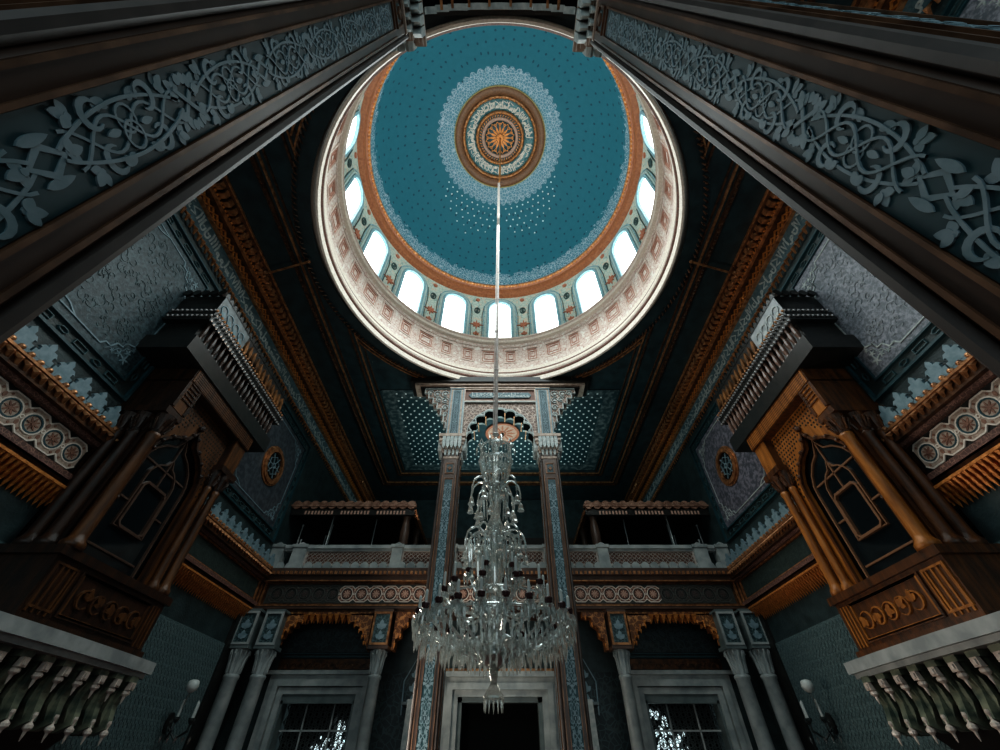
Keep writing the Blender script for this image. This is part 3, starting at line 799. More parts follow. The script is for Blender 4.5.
# ---- canopies on the gallery
for g, sd in ((-1, 'left'), (1, 'right')):
    e = empty('gallery_canopy', (g*4.9, YB+.3, 4.22), 'dark timber canopy with gilt shell cresting on the %s half of the gallery' % sd, 'canopy', 'gallery canopies')
    a, b = (2.85, 6.95) if g > 0 else (-6.95, -2.85)
    o = MB(); o.box(W, a, b, YB+.1, YB+3.6, 6.22, 6.34); o.box(W, a, b, YB+.1, YB+.2, 6.02, 6.3); o.build('roof', black_m, e)
    o = MB()
    n = 14
    for i in range(n):
        x = a+.12+(b-a-.24)*i/(n-1)
        o.disc(back(YB+.1), x, 6.36, .145, 0, .05, 14)
        if i < n-1: o.ball((x+(b-a-.24)/(n-1)/2, YB+.08, 6.42), .04, 6)
        for q in range(5): drop(o, back(YB+.05), x, 6.34, pi*(q+.5)/5, .13, .018, 0, .02)
    o.box(W, a-.05, b+.05, YB+.02, YB+.14, 6.29, 6.35)
    o.build('shell_cresting', mat('rosy gilding', (.20,.11,.075),(.44,.27,.19),9,.35,.3), e)
    o = MB()
    for k in range(3):
        aa = a+.45+k*(b-a-.5)/3; bb = aa+(b-a-.5)/3-.15
        dentil(o, back(YB+.12), aa, bb, 6.04, 6.16, 0, .03, .11, .5)
    o.build('bead_row', peach_m, e)
    o = MB(); xi = a if g > 0 else b
    rope(o, lambda s, t, n_: (xi+t, s, 6.2-n_), YB+.1, YB+3.6, 0, 0, .05, .11)
    o.box(W, xi-.03+.09*g, xi+.03+.09*g, YB+.1, YB+3.6, 6.16, 6.22)
    o.build('rope_edge', gold_m, e)
    px = g*3.12
    o = MB(); o.lathe([(.13, 0), (.13, .3), (.10, .5), (.15, .9), (.16, 1.3), (.11, 1.7), (.14, 1.85), (.16, 2.0)], (px, YB+.35, 4.22), 12)
    o.build('turned_post', brown_m, e, True)
    o = MB(); o.lathe([(.12, 0), (.12, .3), (.09, .5), (.12, .9), (.13, 1.3), (.10, 1.7), (.14, 2.0)], (g*3.0, YB+1.6, 4.22), 12)
    o.build('turned_post', brown_m, e, True)
    for k, (x, y, h) in enumerate(((4.3, .9, 2.0), (5.7, .6, 2.0), (5.95, 1.3, 2.0), (6.3, 1.8, 1.8), (6.75, .8, 1.75), (6.6, .7, 1.2))):
        o = MB(); o.tube([(g*x, YB+y, 4.22), (g*x, YB+y, 4.22+h)], .022, 6); o.ball((g*x, YB+y, 4.22+h), .04, 6)
        o.build('rod', pale_m if k in (1, 2) else marble_m, e)

# ------------------------------------------------------------------ great columns
def great_column(x, y, label):
    e = empty('great_column', (x, y, FLOOR), label, 'column', 'four gilt and teal columns under the dome')
    H = 6.86
    h, c = .28, .075
    oct_ = [(h, -h+c), (h, h-c), (h-c, h), (-h+c, h), (-h, h-c), (-h, -h+c), (-h+c, -h), (h-c, -h)]
    FW = lambda s, t, n: (x+s, y+t, n)
    o = MB(); o.prism(FW, oct_, FLOOR, H); o.build('shaft', brown_m, e)
    faces = [lambda s, t, n: (x+h+n, y+s, t), lambda s, t, n: (x-h-n, y-s, t), lambda s, t, n: (x+s, y-h-n, t), lambda s, t, n: (x-s, y+h+n, t)]
    pl, sc_, gl = MB(), MB(), MB()
    for F in faces:
        pl.box(F, -.112, .112, -1.0, 5.95, 0, .004)
        scroll_column(sc_, F, -.9, 5.9, .108, 1.27, .002, .007)
        gl.frame(F, -.13, .13, -1.02, 6.0, .014, 0, .018)
        for s in (-1, 1): gl.box(F, s*.195-.008, s*.195+.008, -1.1, 6.1, 0, .012)
        gl.frame(F, -.13, .13, 6.15, 6.5, .02, 0, .02); pl.box(F, -.08, .08, 6.2, 6.45, 0, .006)
        gl.prism(F, [(-.06, 6.325), (0, 6.40), (.06, 6.325), (0, 6.25)], 0, .03)
    pl.build('inlay_panel', teal_m, e); sc_.build('scrollwork', relief_m, e); gl.build('gilt_fillets', mat('worn gilt fillet', (.09,.048,.028),(.24,.13,.075),5,.32,.35), e)
    o = MB()
    for sx in (-1, 1):
        for sy in (-1, 1):
            o.tube([(x+sx*(h-c/2+.01), y+sy*(h-c/2+.01), FLOOR+.4), (x+sx*(h-c/2+.01), y+sy*(h-c/2+.01), H)], .034, 8)
    o.build('corner_roll', mat('grey roll', (.035,.028,.025),(.06,.048,.042),6,.55), e)
    o = MB(); o.box(W, x-.40, x+.40, y-.40, y+.40, FLOOR, FLOOR+.3); o.box(W, x-.34, x+.34, y-.34, y+.34, FLOOR+.3, FLOOR+.5); o.build('base', marbleD, e)
    o = MB()
    o.prism(FW, [(a*1.05, b*1.05) for a, b in oct_], 6.66, 6.74)
    for k, (sc, z0, z1) in enumerate(((1.05, 6.86, 6.95), (1.12, 6.95, 7.15), (1.28, 7.15, 7.25), (1.42, 7.25, 7.34), (1.5, 7.4, 7.5))):
        o.box(W, x-h*sc, x+h*sc, y-h*sc, y+h*sc, z0, z1)
    o.build('capital', mat('gilt stone', (.30,.22,.17),(.48,.38,.31),9,.45), e)
    o = MB()
    for F in faces:
        for i in range(5):
            a = -.24+i*.12
            o.prism(F, [(a-.05, 7.38), (a-.05, 7.05), (a, 6.95), (a+.05, 7.05), (a+.05, 7.38)], .04, .15)
        for i in range(4):
            a = -.18+i*.12; o.prism(F, [(a-.04, 6.95), (a-.03, 6.8), (a, 6.74), (a+.03, 6.8), (a+.04, 6.95)], .0, .05)
    o.build('capital_leaves', pale_m, e)
    return e
g1 = great_column(-1.48, 10.6, 'far left slender gilt and teal column standing left of the chandelier')
specs = [(1.48, 10.6, 'far right slender gilt and teal column standing right of the chandelier'),
         (-1.48, .355, 'huge near column crossing the upper left corner with teal scrollwork'),
         (1.48, .415, 'huge near column crossing the upper right corner with teal scrollwork')]
for x, y, lab in specs:
    c = copy_tree(g1); c.location = (x, y, FLOOR); c['label'] = lab

# ------------------------------------------------------------------ portico between two columns
def portico(y):
    e = empty('cusped_arch', (0, y, 7.5), 'cusped arch with inscription panel joining the two far columns under the dome ring', 'arch', 'arches joining the great columns')
    D = .24
    F = back(y-D); 
    both = [back(y-D), fwd(y+D)]
    # posts above capitals
    for s in (-1, 1):
        o = MB(); xa, xb = sorted((s*1.24, s*1.72)); o.box(W, xa, xb, y-D, y+D, 7.5, 9.55); o.build('post', mat('gilt stone', (0,0,0)), e)
        o = MB()
        for G in both: o.box(G, xa+.13, xb-.13, 7.6, 9.42, 0, .02)
        o.build('post_inlay', teal_m, e)
        o = MB()
        for G in both:
            o.frame(G, xa+.10, xb-.10, 7.56, 9.46, .03, 0, .035); o.frame(G, xa, xb, 7.5, 9.55, .03, 0, .03)
            scroll_column(o, lambda a, b, n, G=G: G(s*1.48+a, b, n), 7.65, 9.38, .08, .8, .02, .03)
        o.build('post_fillets', relief_m, e)
    # cusped arch plate
    inner = []
    A, B_, zc = .88, .98, 7.52
    nl = 9; 
    cs = []
    for i in range(nl):
        th = pi*(i+.0)/(nl-1); cs.append((A*cos(th), zc+B_*sin(th)*.98+.0))
    for i, (cx, cz) in enumerate(cs):
        th = pi*i/(nl-1)
        a0 = math.atan2(B_*sin(th), A*cos(th))
        lo, hi = a0-1.35, a0+1.35
        if i == 0: lo = -.3
        if i == nl-1: hi = pi+.3
        inner += arc(cx, cz, .185, lo, hi, 10)
    def outerpt(p):
        dx, dz = p[0], p[1]-zc
        k = 1e9
        if abs(dx) > 1e-6: k = min(k, 1.25/abs(dx))
        if dz > 1e-6: k = min(k, (8.98-zc)/dz)
        return (dx*k, max(zc-.05, zc+dz*k))
    out = [outerpt(p) for p in inner]
    o = MB(); n = len(inner); vs = []
    for yy in (y-D+.05, y+D-.05):
        vs += [(p[0], yy, p[1]) for p in inner]+[(p[0], yy, p[1]) for p in out]
    fs = []
    for i in range(n-1):
        fs += [(i, i+1, n+i+1, n+i), (2*n+i, 2*n+i+1, 3*n+i+1, 3*n+i)]
    o.add(vs, fs); o.build('arch_plate', lace_m, e)
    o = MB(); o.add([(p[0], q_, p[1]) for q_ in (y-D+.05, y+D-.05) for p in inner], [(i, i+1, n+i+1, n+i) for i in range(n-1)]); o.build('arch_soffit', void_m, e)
    o = MB()
    for G in both: o.ribbon(G, inner, .035, -.06, .02)
    for G in both:
        for s_ in (-1, 1): o.box(G, s_*1.225-.015, s_*1.225+.015, 7.5, 8.95, -.05, .03)
        o.box(G, -1.24, 1.24, 8.92, 8.95, -.05, .03); o.ribbon(G, [(p[0]*1.0, p[1]) for p in [(cx*1.24, zc+(cz-zc)*1.2) for cx, cz in cs]], .02, -.06, 0)
    o.build('cusp_edging', pale_m, e)
    o = MB()
    for i in range(nl-1):                              # gilt soffit ribs between the cusps
        cx, cz = (cs[i][0]+cs[i+1][0])/2, (cs[i][1]+cs[i+1][1])/2
        o.tube([(cx*.98, y-D+.02, cz), (cx*.98, y+D-.02, cz)], .02, 6)
    o.build('soffit_ribs', gold_m, e)
    # inscription panel
    o = MB(); o.box(W, -1.24, 1.24, y-D+.03, y+D-.03, 8.98, 9.55); o.build('inscription_block', maroon_m, e)
    o = MB()
    for G in both: o.frame(G, -1.24, 1.24, 8.95, 9.52, .045, -.03, .03)
    o.box(W, -3.0, 3.0, y-D-.08, y+D+.08, 9.66, 9.76)
    o.box(W, -1.75, 1.75, y-D-.04, y+D+.04, 9.55, 9.60)
    o.build('cornice', mat('gilt stone', (0,0,0)), e)
    o = MB(); o.box(W, -3.15, 3.15, y-D-.16, y+D+.16, 9.76, 9.98); o.box(W, -2.8, 2.8, y-D, y+D, 9.6, 9.66); o.build('crown_beam', black_m, e)
    o = MB()
    for G in both:
        o.prism(G, [(-1.08, 9.24), (-.98, 9.36), (.98, 9.36), (1.08, 9.24), (.98, 9.12), (-.98, 9.12)], -.03, .01)
    o.build('inscription_field', steel_m, e)
    o = MB()
    for G in both: calligraphy(o, G, -1.0, 1.05, 9.12, 9.37, .01, .02, 4)
    o.build('inscription', pale_m, e)
    # stepped lace corbels
    for s in (-1, 1):
        o = MB()
        pts = [(1.72, 9.58), (2.62, 9.58), (2.62, 9.38), (2.48, 9.38), (2.48, 9.15), (2.30, 9.15), (2.30, 8.92), (2.14, 8.92), (2.14, 8.68), (1.99, 8.68), (1.99, 8.40), (1.88, 8.40), (1.88, 8.1), (1.78, 8.1), (1.78, 7.85), (1.72, 7.85)]
        for G in both[:1]:
            o.prism(G, [(s*a, b) for a, b in pts], -.36, -.08)
        o.build('stepped_corbel', lace_m, e)
        o = MB()
        for G in both:
            P = [(s*a, b) for a, b in pts]
            o.ribbon(G, P, .035, -.10, -.03, closed=True)
            for (cx, cz, rr) in ((1.9, 9.35, .12), (2.18, 9.35, .12), (2.42, 9.42, .09), (1.88, 9.05, .11), (2.1, 9.1, .10), (1.86, 8.75, .09), (1.83, 8.45, .07)):
                o.ribbon(G, arc(s*cx, cz, rr, 0, 5.3, 12), .022, -.08, -.04); palmette(o, G, s*cx, cz-.03, pi/2, rr*.8, -.08, -.04)
        o.build('corbel_tracery', pale_m, e)
    return e
p1 = portico(10.6)
p2 = copy_tree(p1); p2.location = (0, .18, 7.5); p2['label'] = 'near cusped arch seen from below at the top edge between the near columns'

# tie rods
for g, sd in ((-1, 'left'), (1, 'right')):
    o = MB(); o.tube([(g*6.4, 5.9, 9.80), (g*5.2, 5.58, 9.85)], .03, 6); o.ball((g*6.5, 5.9, 9.82), .06); o.ball((g*5.2, 5.58, 9.85), .05)
    tag(o.build('tie_rod', gold_m), 'thin gilt tie rod between the %s ceiling cornice and the dome ring' % sd, 'rod', 'tie rods under the ceiling')

# ------------------------------------------------------------------ dome
DZ = 10.0
dm = empty('dome', (CX, CY, DZ), 'great teal dome with windowed drum and pale ring', 'dome')
ax = (CX, CY, 0)
def ringp(name, prof, mt, smooth=False):
    o = MB(); o.swept(prof, ax, 128)
    if prof[0][1] < 12.4: o.v = [(x*.965, y, z) for x, y, z in o.v]
    return o.build(name, mt, dm, smooth)
ringp('ring_moulding', [(4.88,9.88),(4.93,9.86),(4.97,9.9),(4.98,10.05),(5.3,10.3),(4.9,10.3),(4.86,10.05)], cream_m)
ringp('ring_moulding', [(4.86,10.05),(4.82,10.09),(4.82,10.15),(4.86,10.19),(5.0,10.19),(5.0,10.05)], maroon_m)
ringp('ring_moulding', [(4.86,10.19),(4.83,10.24),(4.84,10.34),(4.90,10.38),(5.1,10.38),(5.1,10.19)], cream_m)
ringp('ring_moulding', [(4.90,10.38),(4.88,10.42),(4.90,10.47),(5.1,10.47),(5.1,10.38)], maroon_m)
ringp('ring_moulding', [(4.90,10.47),(4.90,10.62),(4.95,10.68),(5.15,10.68),(5.15,10.47)], cream_m)
ringp('relief_band', [(4.98,10.68),(5.04,12.15),(5.2,12.15),(5.2,10.68)], bandr_m)
o = MB(); o2 = MB()
for i in range(36):
    a = 2*pi*(i+.5)/36
    G = lambda s, t, n, a=a: (.965*((5.02-n)*cos(a)-s*sin(a)), CY+(5.02-n)*sin(a)+s*cos(a), t)
    hw = .27 if i % 3 else .36
    o.frame(G, -hw, hw, 11.02, 11.78, .045, -.05, .05)
    o2.frame(G, -hw+.09, hw-.09, 11.12, 11.68, .03, -.05, .04)
    o2.frame(G, -hw+.16, hw-.16, 11.24, 11.56, .025, -.05, .04)
    for s in (-1, 1): o.box(G, -.42, .42, 11.4+s*.56-.015, 11.4+s*.56+.015, -.05, .02)
    o2.disc(G, .435, 11.4, .04, -.05, .03, 6)
o.build('relief_frames', mat('pinkish stone', (.55,.42,.36),(.66,.55,.48),8), dm)
tag(o2.build('relief_keys', mat('terracotta line', (.40,.20,.14),(.5,.27,.2),8), dm))
ringp('sill_moulding', [(5.04,12.15),(4.94,12.2),(4.92,12.3),(4.98,12.36),(5.2,12.36),(5.2,12.15)], cream_m)
ringp('sill_moulding', [(4.98,12.36),(4.92,12.42),(4.96,12.52),(5.05,12.58),(5.3,12.58),(5.3,12.36)], mat('pinkish stone', (0,0,0)))
ringp('drum_wall', [(5.17,12.5),(5.17,15.7),(5.4,15.7),(5.4,12.5)], drum_m)
for i in range(16):
    a = -pi/2+2*pi*i/16
    G = lambda s, t, n, a=a: (CX+(5.16-n)*cos(a)-s*sin(a), CY+(5.16-n)*sin(a)+s*cos(a), t)
    def archpts(w, z0, z1):
        zs = z1-w*1.05
        return [(w, z0)]+[(w*cos(q), zs+w*1.05*sin(q)) for q in [pi*j/14 for j in range(15)]]+[(-w, z0)]
    o = MB(); o.prism(G, archpts(.46, 12.7, 15.12), -.02, .02); pn = o.build('window_pane', pane_m, dm)
    o = MB(); o.ribbon(G, archpts(.52, 12.6, 15.2), .10, -.04, .12); o.build('window_surround', frameb, dm)
    o = MB(); o.ribbon(G, archpts(.62, 12.6, 15.33), .06, -.04, .08); o.build('window_outer_surround', mat('pale celadon', (.40,.50,.47),(.5,.58,.54),8), dm)
    o = MB(); o.ribbon(G, archpts(.71, 12.6, 15.45), .04, -.04, .05); o.build('window_outline', frameb, dm)
    a2 = a+pi/16
    G = lambda s, t, n, a=a2: (CX+(5.16-n)*cos(a)-s*sin(a), CY+(5.16-n)*sin(a)+s*cos(a), t)
    o = MB()
    for q in range(4): drop(o, G, 0, 13.5, q*pi/2+pi/4, .2, .05, -.05, .04)
    for q in range(4): drop(o, G, 0, 13.5, q*pi/2, .3, .035, -.05, .035)
    o.build('painted_flower', fleur_m, dm)
    o = MB(); o.disc(G, 0, 15.3, .1, -.05, .04, 10); o.build('painted_dot', fleur_m, dm)
    o = MB(); palmette(o, G, 0, 12.85, pi/2, .2, -.05, .04); o.build('painted_leaf', fleur_m, dm)
    o = MB(); o.ann(G, 0, 14.5, .12, .17, -.05, .04, 14, .8, 1.2); o.disc(G, 0, 14.5, .07, -.05, .04, 8, .8, 1.2)
    for s in (-1, 1): o.ribbon(G, [(s*.3, 14.9), (s*.22, 14.2), (s*.25, 13.2), (s*.22, 12.7)], .025, -.05, .035)
    o.build('painted_cartouche', mat('dark cartouche', (.05,.085,.08)), dm)
ringp('orange_cornice', [(5.17,15.6),(5.0,15.66),(4.96,15.8),(4.96,16.02),(4.90,16.08),(5.3,16.4),(5.3,15.6)], mat('dome cornice', (.26,.085,.035),(.38,.145,.06),12,.45))
ringp('gilt_cornice', [(4.90,16.08),(4.84,16.14),(4.84,16.22),(4.92,16.30),(5.3,16.4)], gold_m)
o = MB()
for i in range(200):
    a = 2*pi*i/200
    o.ball((CX+4.88*cos(a), CY+4.88*sin(a), 16.12), .055, 6)
tag(o.build('bead_moulding', orange_m, dm), kind='stuff')
o = MB(); R_ = 5.0; prof = [(max(R_*cos(q), .001), 16.28+R_*sin(q)) for q in [pi/2*j/40 for j in range(41)]]
o.lathe(prof, ax, 128, False); o.build('dome_shell', dome_m, dm, True)
# medallion at the crown
md = o = None
crown = 16.28
def dz(r, off=.03): return crown+sqrt(max(R_*R_-r*r, 0))-off
def band(name, r0, r1, off, mt, th=.05, bulge=0):
    o = MB(); o.swept([(r0, dz(r0, off)), ((r0+r1)/2, dz((r0+r1)/2, off+bulge)), (r1, dz(r1, off)), (r1, dz(r1, -.05)), (r0, dz(r0, -.05))], ax, 96); return o.build(name, mt, dm, True)
band('medallion_brown_band', 1.72, 2.08, .05, mat('cocoa band', (.16,.075,.04),(.26,.125,.06),14,.5), bulge=.05)
band('medallion_gilt_rim', 2.07, 2.11, .07, mat('olive gilding', (.34,.27,.10),(.5,.4,.16),14,.4,.3))
band('medallion_rope', 1.60, 1.73, .10, gold_m, bulge=.05)
band('medallion_script_ground', 1.12, 1.6, .04, mat('script ground', (.05,.16,.18),(.12,.25,.26),9,.5,lo=.45,hi=.55))
band('medallion_rope', .98, 1.13, .12, gold_m, bulge=.06)
band('medallion_dark_band', .86, .98, .07, teal_m)
band('medallion_bead_band', .72, .86, .09, peach_m, bulge=.03)
band('medallion_core', .02, .72, .05, teal_m)
Gd = lambda s, t, n: (CX+s, CY+t, dz(sqrt(s*s+t*t), .02)-n)
o = MB()
for j in range(16):
    a = 2*pi*j/16
    drop(o, Gd, .16*cos(a), .16*sin(a), a, .34, .055, .03, .06)
    for s in (-1, 1):
        o.ribbon(Gd, [(.48*cos(a), .48*sin(a)), (.60*cos(a+s*.1), .60*sin(a+s*.1)), (.68*cos(a+s*.2), .68*sin(a+s*.2))], .025, .03, .06)
    o.disc(Gd, .60*cos(a), .60*sin(a), .035, .03, .07, 6)
o.ann(Gd, 0, 0, .02, .17, .03, .12, 16)
o.build('medallion_rosette', orange_m, dm)
o = MB()
for j in range(48):
    a = 2*pi*j/48
    o.ribbon(Gd, [(.88*cos(a), .88*sin(a)), (.96*cos(a+.06), .96*sin(a+.06))], .03, .05, .08)
    for rr in (1.05, 1.66): o.ball(Gd(rr*cos(a), rr*sin(a), .14), .045, 6)
o.build('medallion_beads', orange_m, dm)
o = MB()
Gs = lambda s, t, n: Gd(t*cos(-s/1.36), t*sin(-s/1.36), n)
calligraphy(o, Gs, 0, 2*pi*1.36, 1.16, 1.57, .02, .05, 2)
calligraphy(o, Gs, .1, 2*pi*1.36, 1.18, 1.55, .02, .045, 12)
o.build('medallion_calligraphy', cream_m, dm)
# stud glints painted white, set only where the dome sparkles
o = MB(); cnt = 0
for i in range(30):
    for j in range(6):
        ph = radians(-90+180+(-75+i*2.6+(j % 2)*1.3)); rr = 2.98+j*.22
        a = pi/2+radians(-84+i*5.6+(j % 2)*2.8)
        w = 1-abs(abs(a-pi/2)-.42)/.62
        if a < pi/2 - 1.15 or a > pi/2+1.0: continue
        if abs(a-pi/2) < .05: continue
        if rr > 3.0+.95*max(w, 0)**.6*1.2: continue
        x, y = rr*cos(a), rr*sin(a)
        z = dz(rr, .015); n = Vector((x, y, z-crown)).normalized()
        o.ball((CX+x, CY+y, z), .04 if random.random() < .8 else .028, 5); cnt += 1
tag(o.build('glint_studs', star_m, dm), kind='stuff')

# ------------------------------------------------------------------ wooden lodges
def lodge(g):
    sd = 'left' if g < 0 else 'right'
    F = side(g); wood_m = MATS['walnut'] if g > 0 else mat('shaded walnut', (.010,.005,.003), (.040,.015,.006), 3.0, .38, 0, bump=.25, bscale=22, stretch=(4,4,.6))  # left lodge's shade put into a darker walnut colour
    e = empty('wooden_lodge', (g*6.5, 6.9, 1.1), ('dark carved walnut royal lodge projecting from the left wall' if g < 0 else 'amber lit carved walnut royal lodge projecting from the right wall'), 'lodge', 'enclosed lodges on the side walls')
    lit = woodo_m if g > 0 else mat('shaded amber', (.045,.018,.007), (.13,.052,.016), 3.0, .38, .1, bump=.25, bscale=22, stretch=(4,4,.6))  # lit and shaded copies of the carved wood, right and left
    y0, y1 = 5.66, 8.10; n = .92; yc_ = 6.72                        # body extent and projection
    o = MB()
    o.box(F, y0, y1, 1.3, 2.2, 0, n)                    # pedestal
    o.box(F, y0+.1, y1-.1, 2.2, 5.75, 0, n-.50); o.box(F, y0+.1, yc_-.92, 2.2, 5.75, 0, n-.22); o.box(F, yc_+.92, y1-.1, 2.2, 5.75, 0, n-.22)
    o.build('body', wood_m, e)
    for q in ((y0-.06, y1+.06, 2.12, 2.24, 0, n+.06), (y0-.04, y1+.04, 1.3, 1.42, 0, n+.05), (y0-.08, 6.0, 4.62, 4.75, 0, n+.05), (7.6, y1+.08, 4.62, 4.75, 0, n+.05)):
        o = MB(); o.box(F, *q); o.build('moulding', wood_m, e)
    o = MB()
    o.frame(F, y0+.5, y1-.32, 1.48, 2.06, .04, n, n+.03)
    o.build('moulding', wood_m, e)
    # pedestal carving
    o = MB(); G = lambda s, t, q: F(s, t, n+q)
    o.frame(G, 6.2, 7.75, 1.5, 2.05, .03, 0, .03)
    for k in range(5):
        cx = 6.45+k*.27; o.ribbon(G, arc(cx, 1.76, .12, .5, 5.6, 12), .03, 0, .035, taper=True); palmette(o, G, cx+.05, 1.78, pi/2+k, .14, 0, .03)
    for a in (5.72, 5.82, 5.92, 6.02): o.box(G, a, a+.03, 1.45, 2.05, 0, .02)
    for a in (7.82, 7.90, 7.98): o.box(G, a, a+.03, 1.45, 2.05, 0, .02)
    o.frame(G, 5.7, 6.1, 1.5, 2.05, .03, 0, .025)
    o.build('pedestal_carving', lit, e)
    # front panel with ogee opening
    zs, zt, yc, hw = 4.0, 4.86, 6.74, .74
    def ogee(w, h, z0, zsp, top):
        L_ = [(w, z0), (w, zsp), (w*.97, zsp+h*.25), (w*.80, zsp+h*.52), (w*.52, zsp+h*.74), (w*.22, zsp+h*.86), (0, top)]
        return [(yc+a, b) for a, b in L_]+[(yc-a, b) for a, b in L_[-2::-1]]
    op = ogee(hw, .8, 2.26, zs, zt+.1)
    G = lambda s, t, q: F(s, t, n-.18+q)
    o = MB()
    # panel = quads between opening and rectangle
    top = 5.42
    def opt(p):
        dx, dz_ = p[0]-yc, p[1]-3.4
        k = 1e9
        if abs(dx) > 1e-6: k = min(k, .98/abs(dx))
        if dz_ > 1e-6: k = min(k, (top-3.4)/dz_)
        if p[1] < 3.4: return (yc+(.98 if dx > 0 else -.98), p[1])
        return (yc+dx*k, 3.4+dz_*k)
    P = []
    for i in range(len(op)-1):
        for q in range(4): P.append((op[i][0]+(op[i+1][0]-op[i][0])*q/4, op[i][1]+(op[i+1][1]-op[i][1])*q/4))
    P.append(op[-1]); Q = [opt(p) for p in P]; m_ = len(P)
    vs = [G(a, b, 0) for a, b in P]+[G(a, b, 0) for a, b in Q]+[G(a, b, -.08) for a, b in P]+[G(a, b, -.08) for a, b in Q]
    fs = []
    for i in range(m_-1): fs += [(i, i+1, m_+i+1, m_+i), (i, i+1, 2*m_+i+1, 2*m_+i)]
    o.add(vs, fs); o.build('ogee_surround', lit, e)
    o = MB()                                            # pierced fretwork holes
    for i in range(24):
        for j in range(17):
            yy = yc-.93+i*.082+(j % 2)*.041; zz = 4.0+j*.085
            ax_ = abs(yy-yc); lim = zs+.1 if ax_ > hw*.97 else zs+.18+.8*max(0, 1-(ax_/hw))**.6
            if ax_ < hw+.12 and zz < lim+.12: continue
            if yy > yc+.94: continue
            o.disc(G, yy, zz, .024, -.01, .004, 6)
    tag(o.build('fretwork', black_m, e), kind='stuff')
    o = MB(); o.ribbon(G, P, .05, 0, .05)
    for p in P[10::4][:12]: o.ball((p[0], p[1]+.02, .04), .05, 6, G)
    o.ball((yc, zt+.2, .04), .07, 8, G)
    o.build('ogee_moulding', wood_m, e)
    # glazed window with muntins
    o = MB(); G2 = lambda s, t, q: F(s, t, n-.34+q); o.prism(G2, op, 0, .03); pane = o.build('window', glassd, e)
    o = MB()
    in_ = [(yc+(a-yc)*.86, 2.3+(b-2.3)*.93) for a, b in op]
    o.ribbon(G2, in_, .035, .03, .07)
    o.ribbon(G2, [(yc+(a-yc)*.48, 2.9+(b-2.3)*.52) for a, b in op]+[(yc+(op[0][0]-yc)*.48, 2.9)], .028, .03, .07)
    o.ribbon(G2, [(yc-.24, 2.9), (yc+.24, 2.9), (yc+.30, 2.96), (yc+.30, 3.62), (yc+.24, 3.7), (yc-.24, 3.7), (yc-.30, 3.62), (yc-.30, 2.96)], .045, .03, .09, closed=True)
    o.box(G2, yc-.56, yc+.56, 4.02, 4.05, .03, .06); o.box(G2, yc-.015, yc+.015, 3.7, 4.7, .03, .06)
    o.box(G2, yc+.30, yc+.56, 3.28, 3.31, .03, .06); o.box(G2, yc-.56, yc-.30, 3.28, 3.31, .03, .06)
    o.box(G2, yc-.56, yc+.56, 2.5, 2.53, .03, .06)
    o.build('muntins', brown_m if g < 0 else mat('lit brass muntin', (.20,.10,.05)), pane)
    # columns
    for (yy, nn, r) in ((5.80, n-.06, .105), (5.74, n-.38, .10), (5.74, n-.66, .10), (7.93, n-.06, .085), (7.70, n-.10, .07)):
        o = MB(); o.lathe([(r*1.5, 0), (r*1.5, .08), (r*1.1, .14), (r*1.0, .2), (r*.86, 1.9), (r*1.05, 1.95), (r*1.05, 2.0), (r*.85, 2.02)], (g*(WX-nn), yy, 2.24), 14)
        o.build('column', lit if (nn > n-.2) else wood_m, e, True)
        o = MB(); o.lathe([(r*.9, 2.02), (r*1.0, 2.15), (r*1.5, 2.3), (r*1.6, 2.38)], (g*(WX-nn), yy, 2.24), 12)
        for q in range(8):
            a = q*pi/4; o.tube([(g*(WX-nn)+r*cos(a), yy+r*sin(a), 4.3), (g*(WX-nn)+r*1.7*cos(a), yy+r*1.7*sin(a), 4.52), (g*(WX-nn)+r*1.6*cos(a), yy+r*1.6*sin(a), 4.44)], .02, 5)
        o.build('capital', wood_m, e)
    # lintel above columns, its light put into the face plates' colour
    o = MB(); o.box(F, y0-.02, 6.0, 4.75, 5.45, 0, n+.02); o.box(F, 7.66, y1, 4.75, 5.45, 0, n-.02)
    o.box(F, y0-.02, y1, 5.42, 5.75, 0, n+.04); o.build('lintel', wood_m, e)
    o = MB(); o.box(F, y0, 5.98, 4.78, 5.42, n+.02, n+.035); o.box(F, 7.67, y1-.02, 4.78, 5.42, n-.02, n-.005); o.box(F, y0, y1-.02, 5.44, 5.74, n+.04, n+.055); o.build('lintel_face', lit, e)
    o = MB()
    for k in range(5): o.box(G, 5.72, 6.0+.0*k, 5.02+.09*k, 5.045+.09*k, .18, .24)
    for k in range(6): o.box(lambda s, t, q: F(s, t, n+q), y0+.05, y1-.05, 5.46+.05*k, 5.475+.05*k, .03, .06)
    o.box(F, y0-.04, y0+.03, 4.8, 5.4, n-.02, n+.05); o.box(F, 5.95, 6.02, 4.8, 5.4, n-.02, n+.05)
    o.build('lintel_ribs', wood_m, e)
    # overhanging crown
    a0, a1 = 5.06, 8.62
    o = MB(); o.box(F, a0, a1, 5.75, 6.12, 0, 1.02); o.box(F, a0+.12, a1-.12, 6.05, 6.62, 0, .82); o.box(F, a0, a1, 6.62, 6.88, 0, 1.02); o.box(F, a0+.05, a1-.05, 6.85, 7.5, 0, .92)
    o.build('crown', black_m, e)
    o = MB(); o.box(F, a0+.25, a0+.85, 6.14, 6.6, .8, .84); o.box(F, a0+.05, a0+1.2, 6.9, 7.48, .9, .93)
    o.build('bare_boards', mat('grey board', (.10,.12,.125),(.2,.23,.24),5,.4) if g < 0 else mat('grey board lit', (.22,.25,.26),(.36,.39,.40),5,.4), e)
    o = MB()
    for k in range(4):
        o.ribbon(F, arc(a0+.22+k*.25, 7.2, .1, 0, 5.2, 10), .02, .92, .95)
        palmette(o, F, a0+.25+k*.25, 7.05, pi/2, .12, .92, .95)
    o.build('board_carving', relief_m if g < 0 else pale_m, e)
    o = MB()                                            # louvre balusters
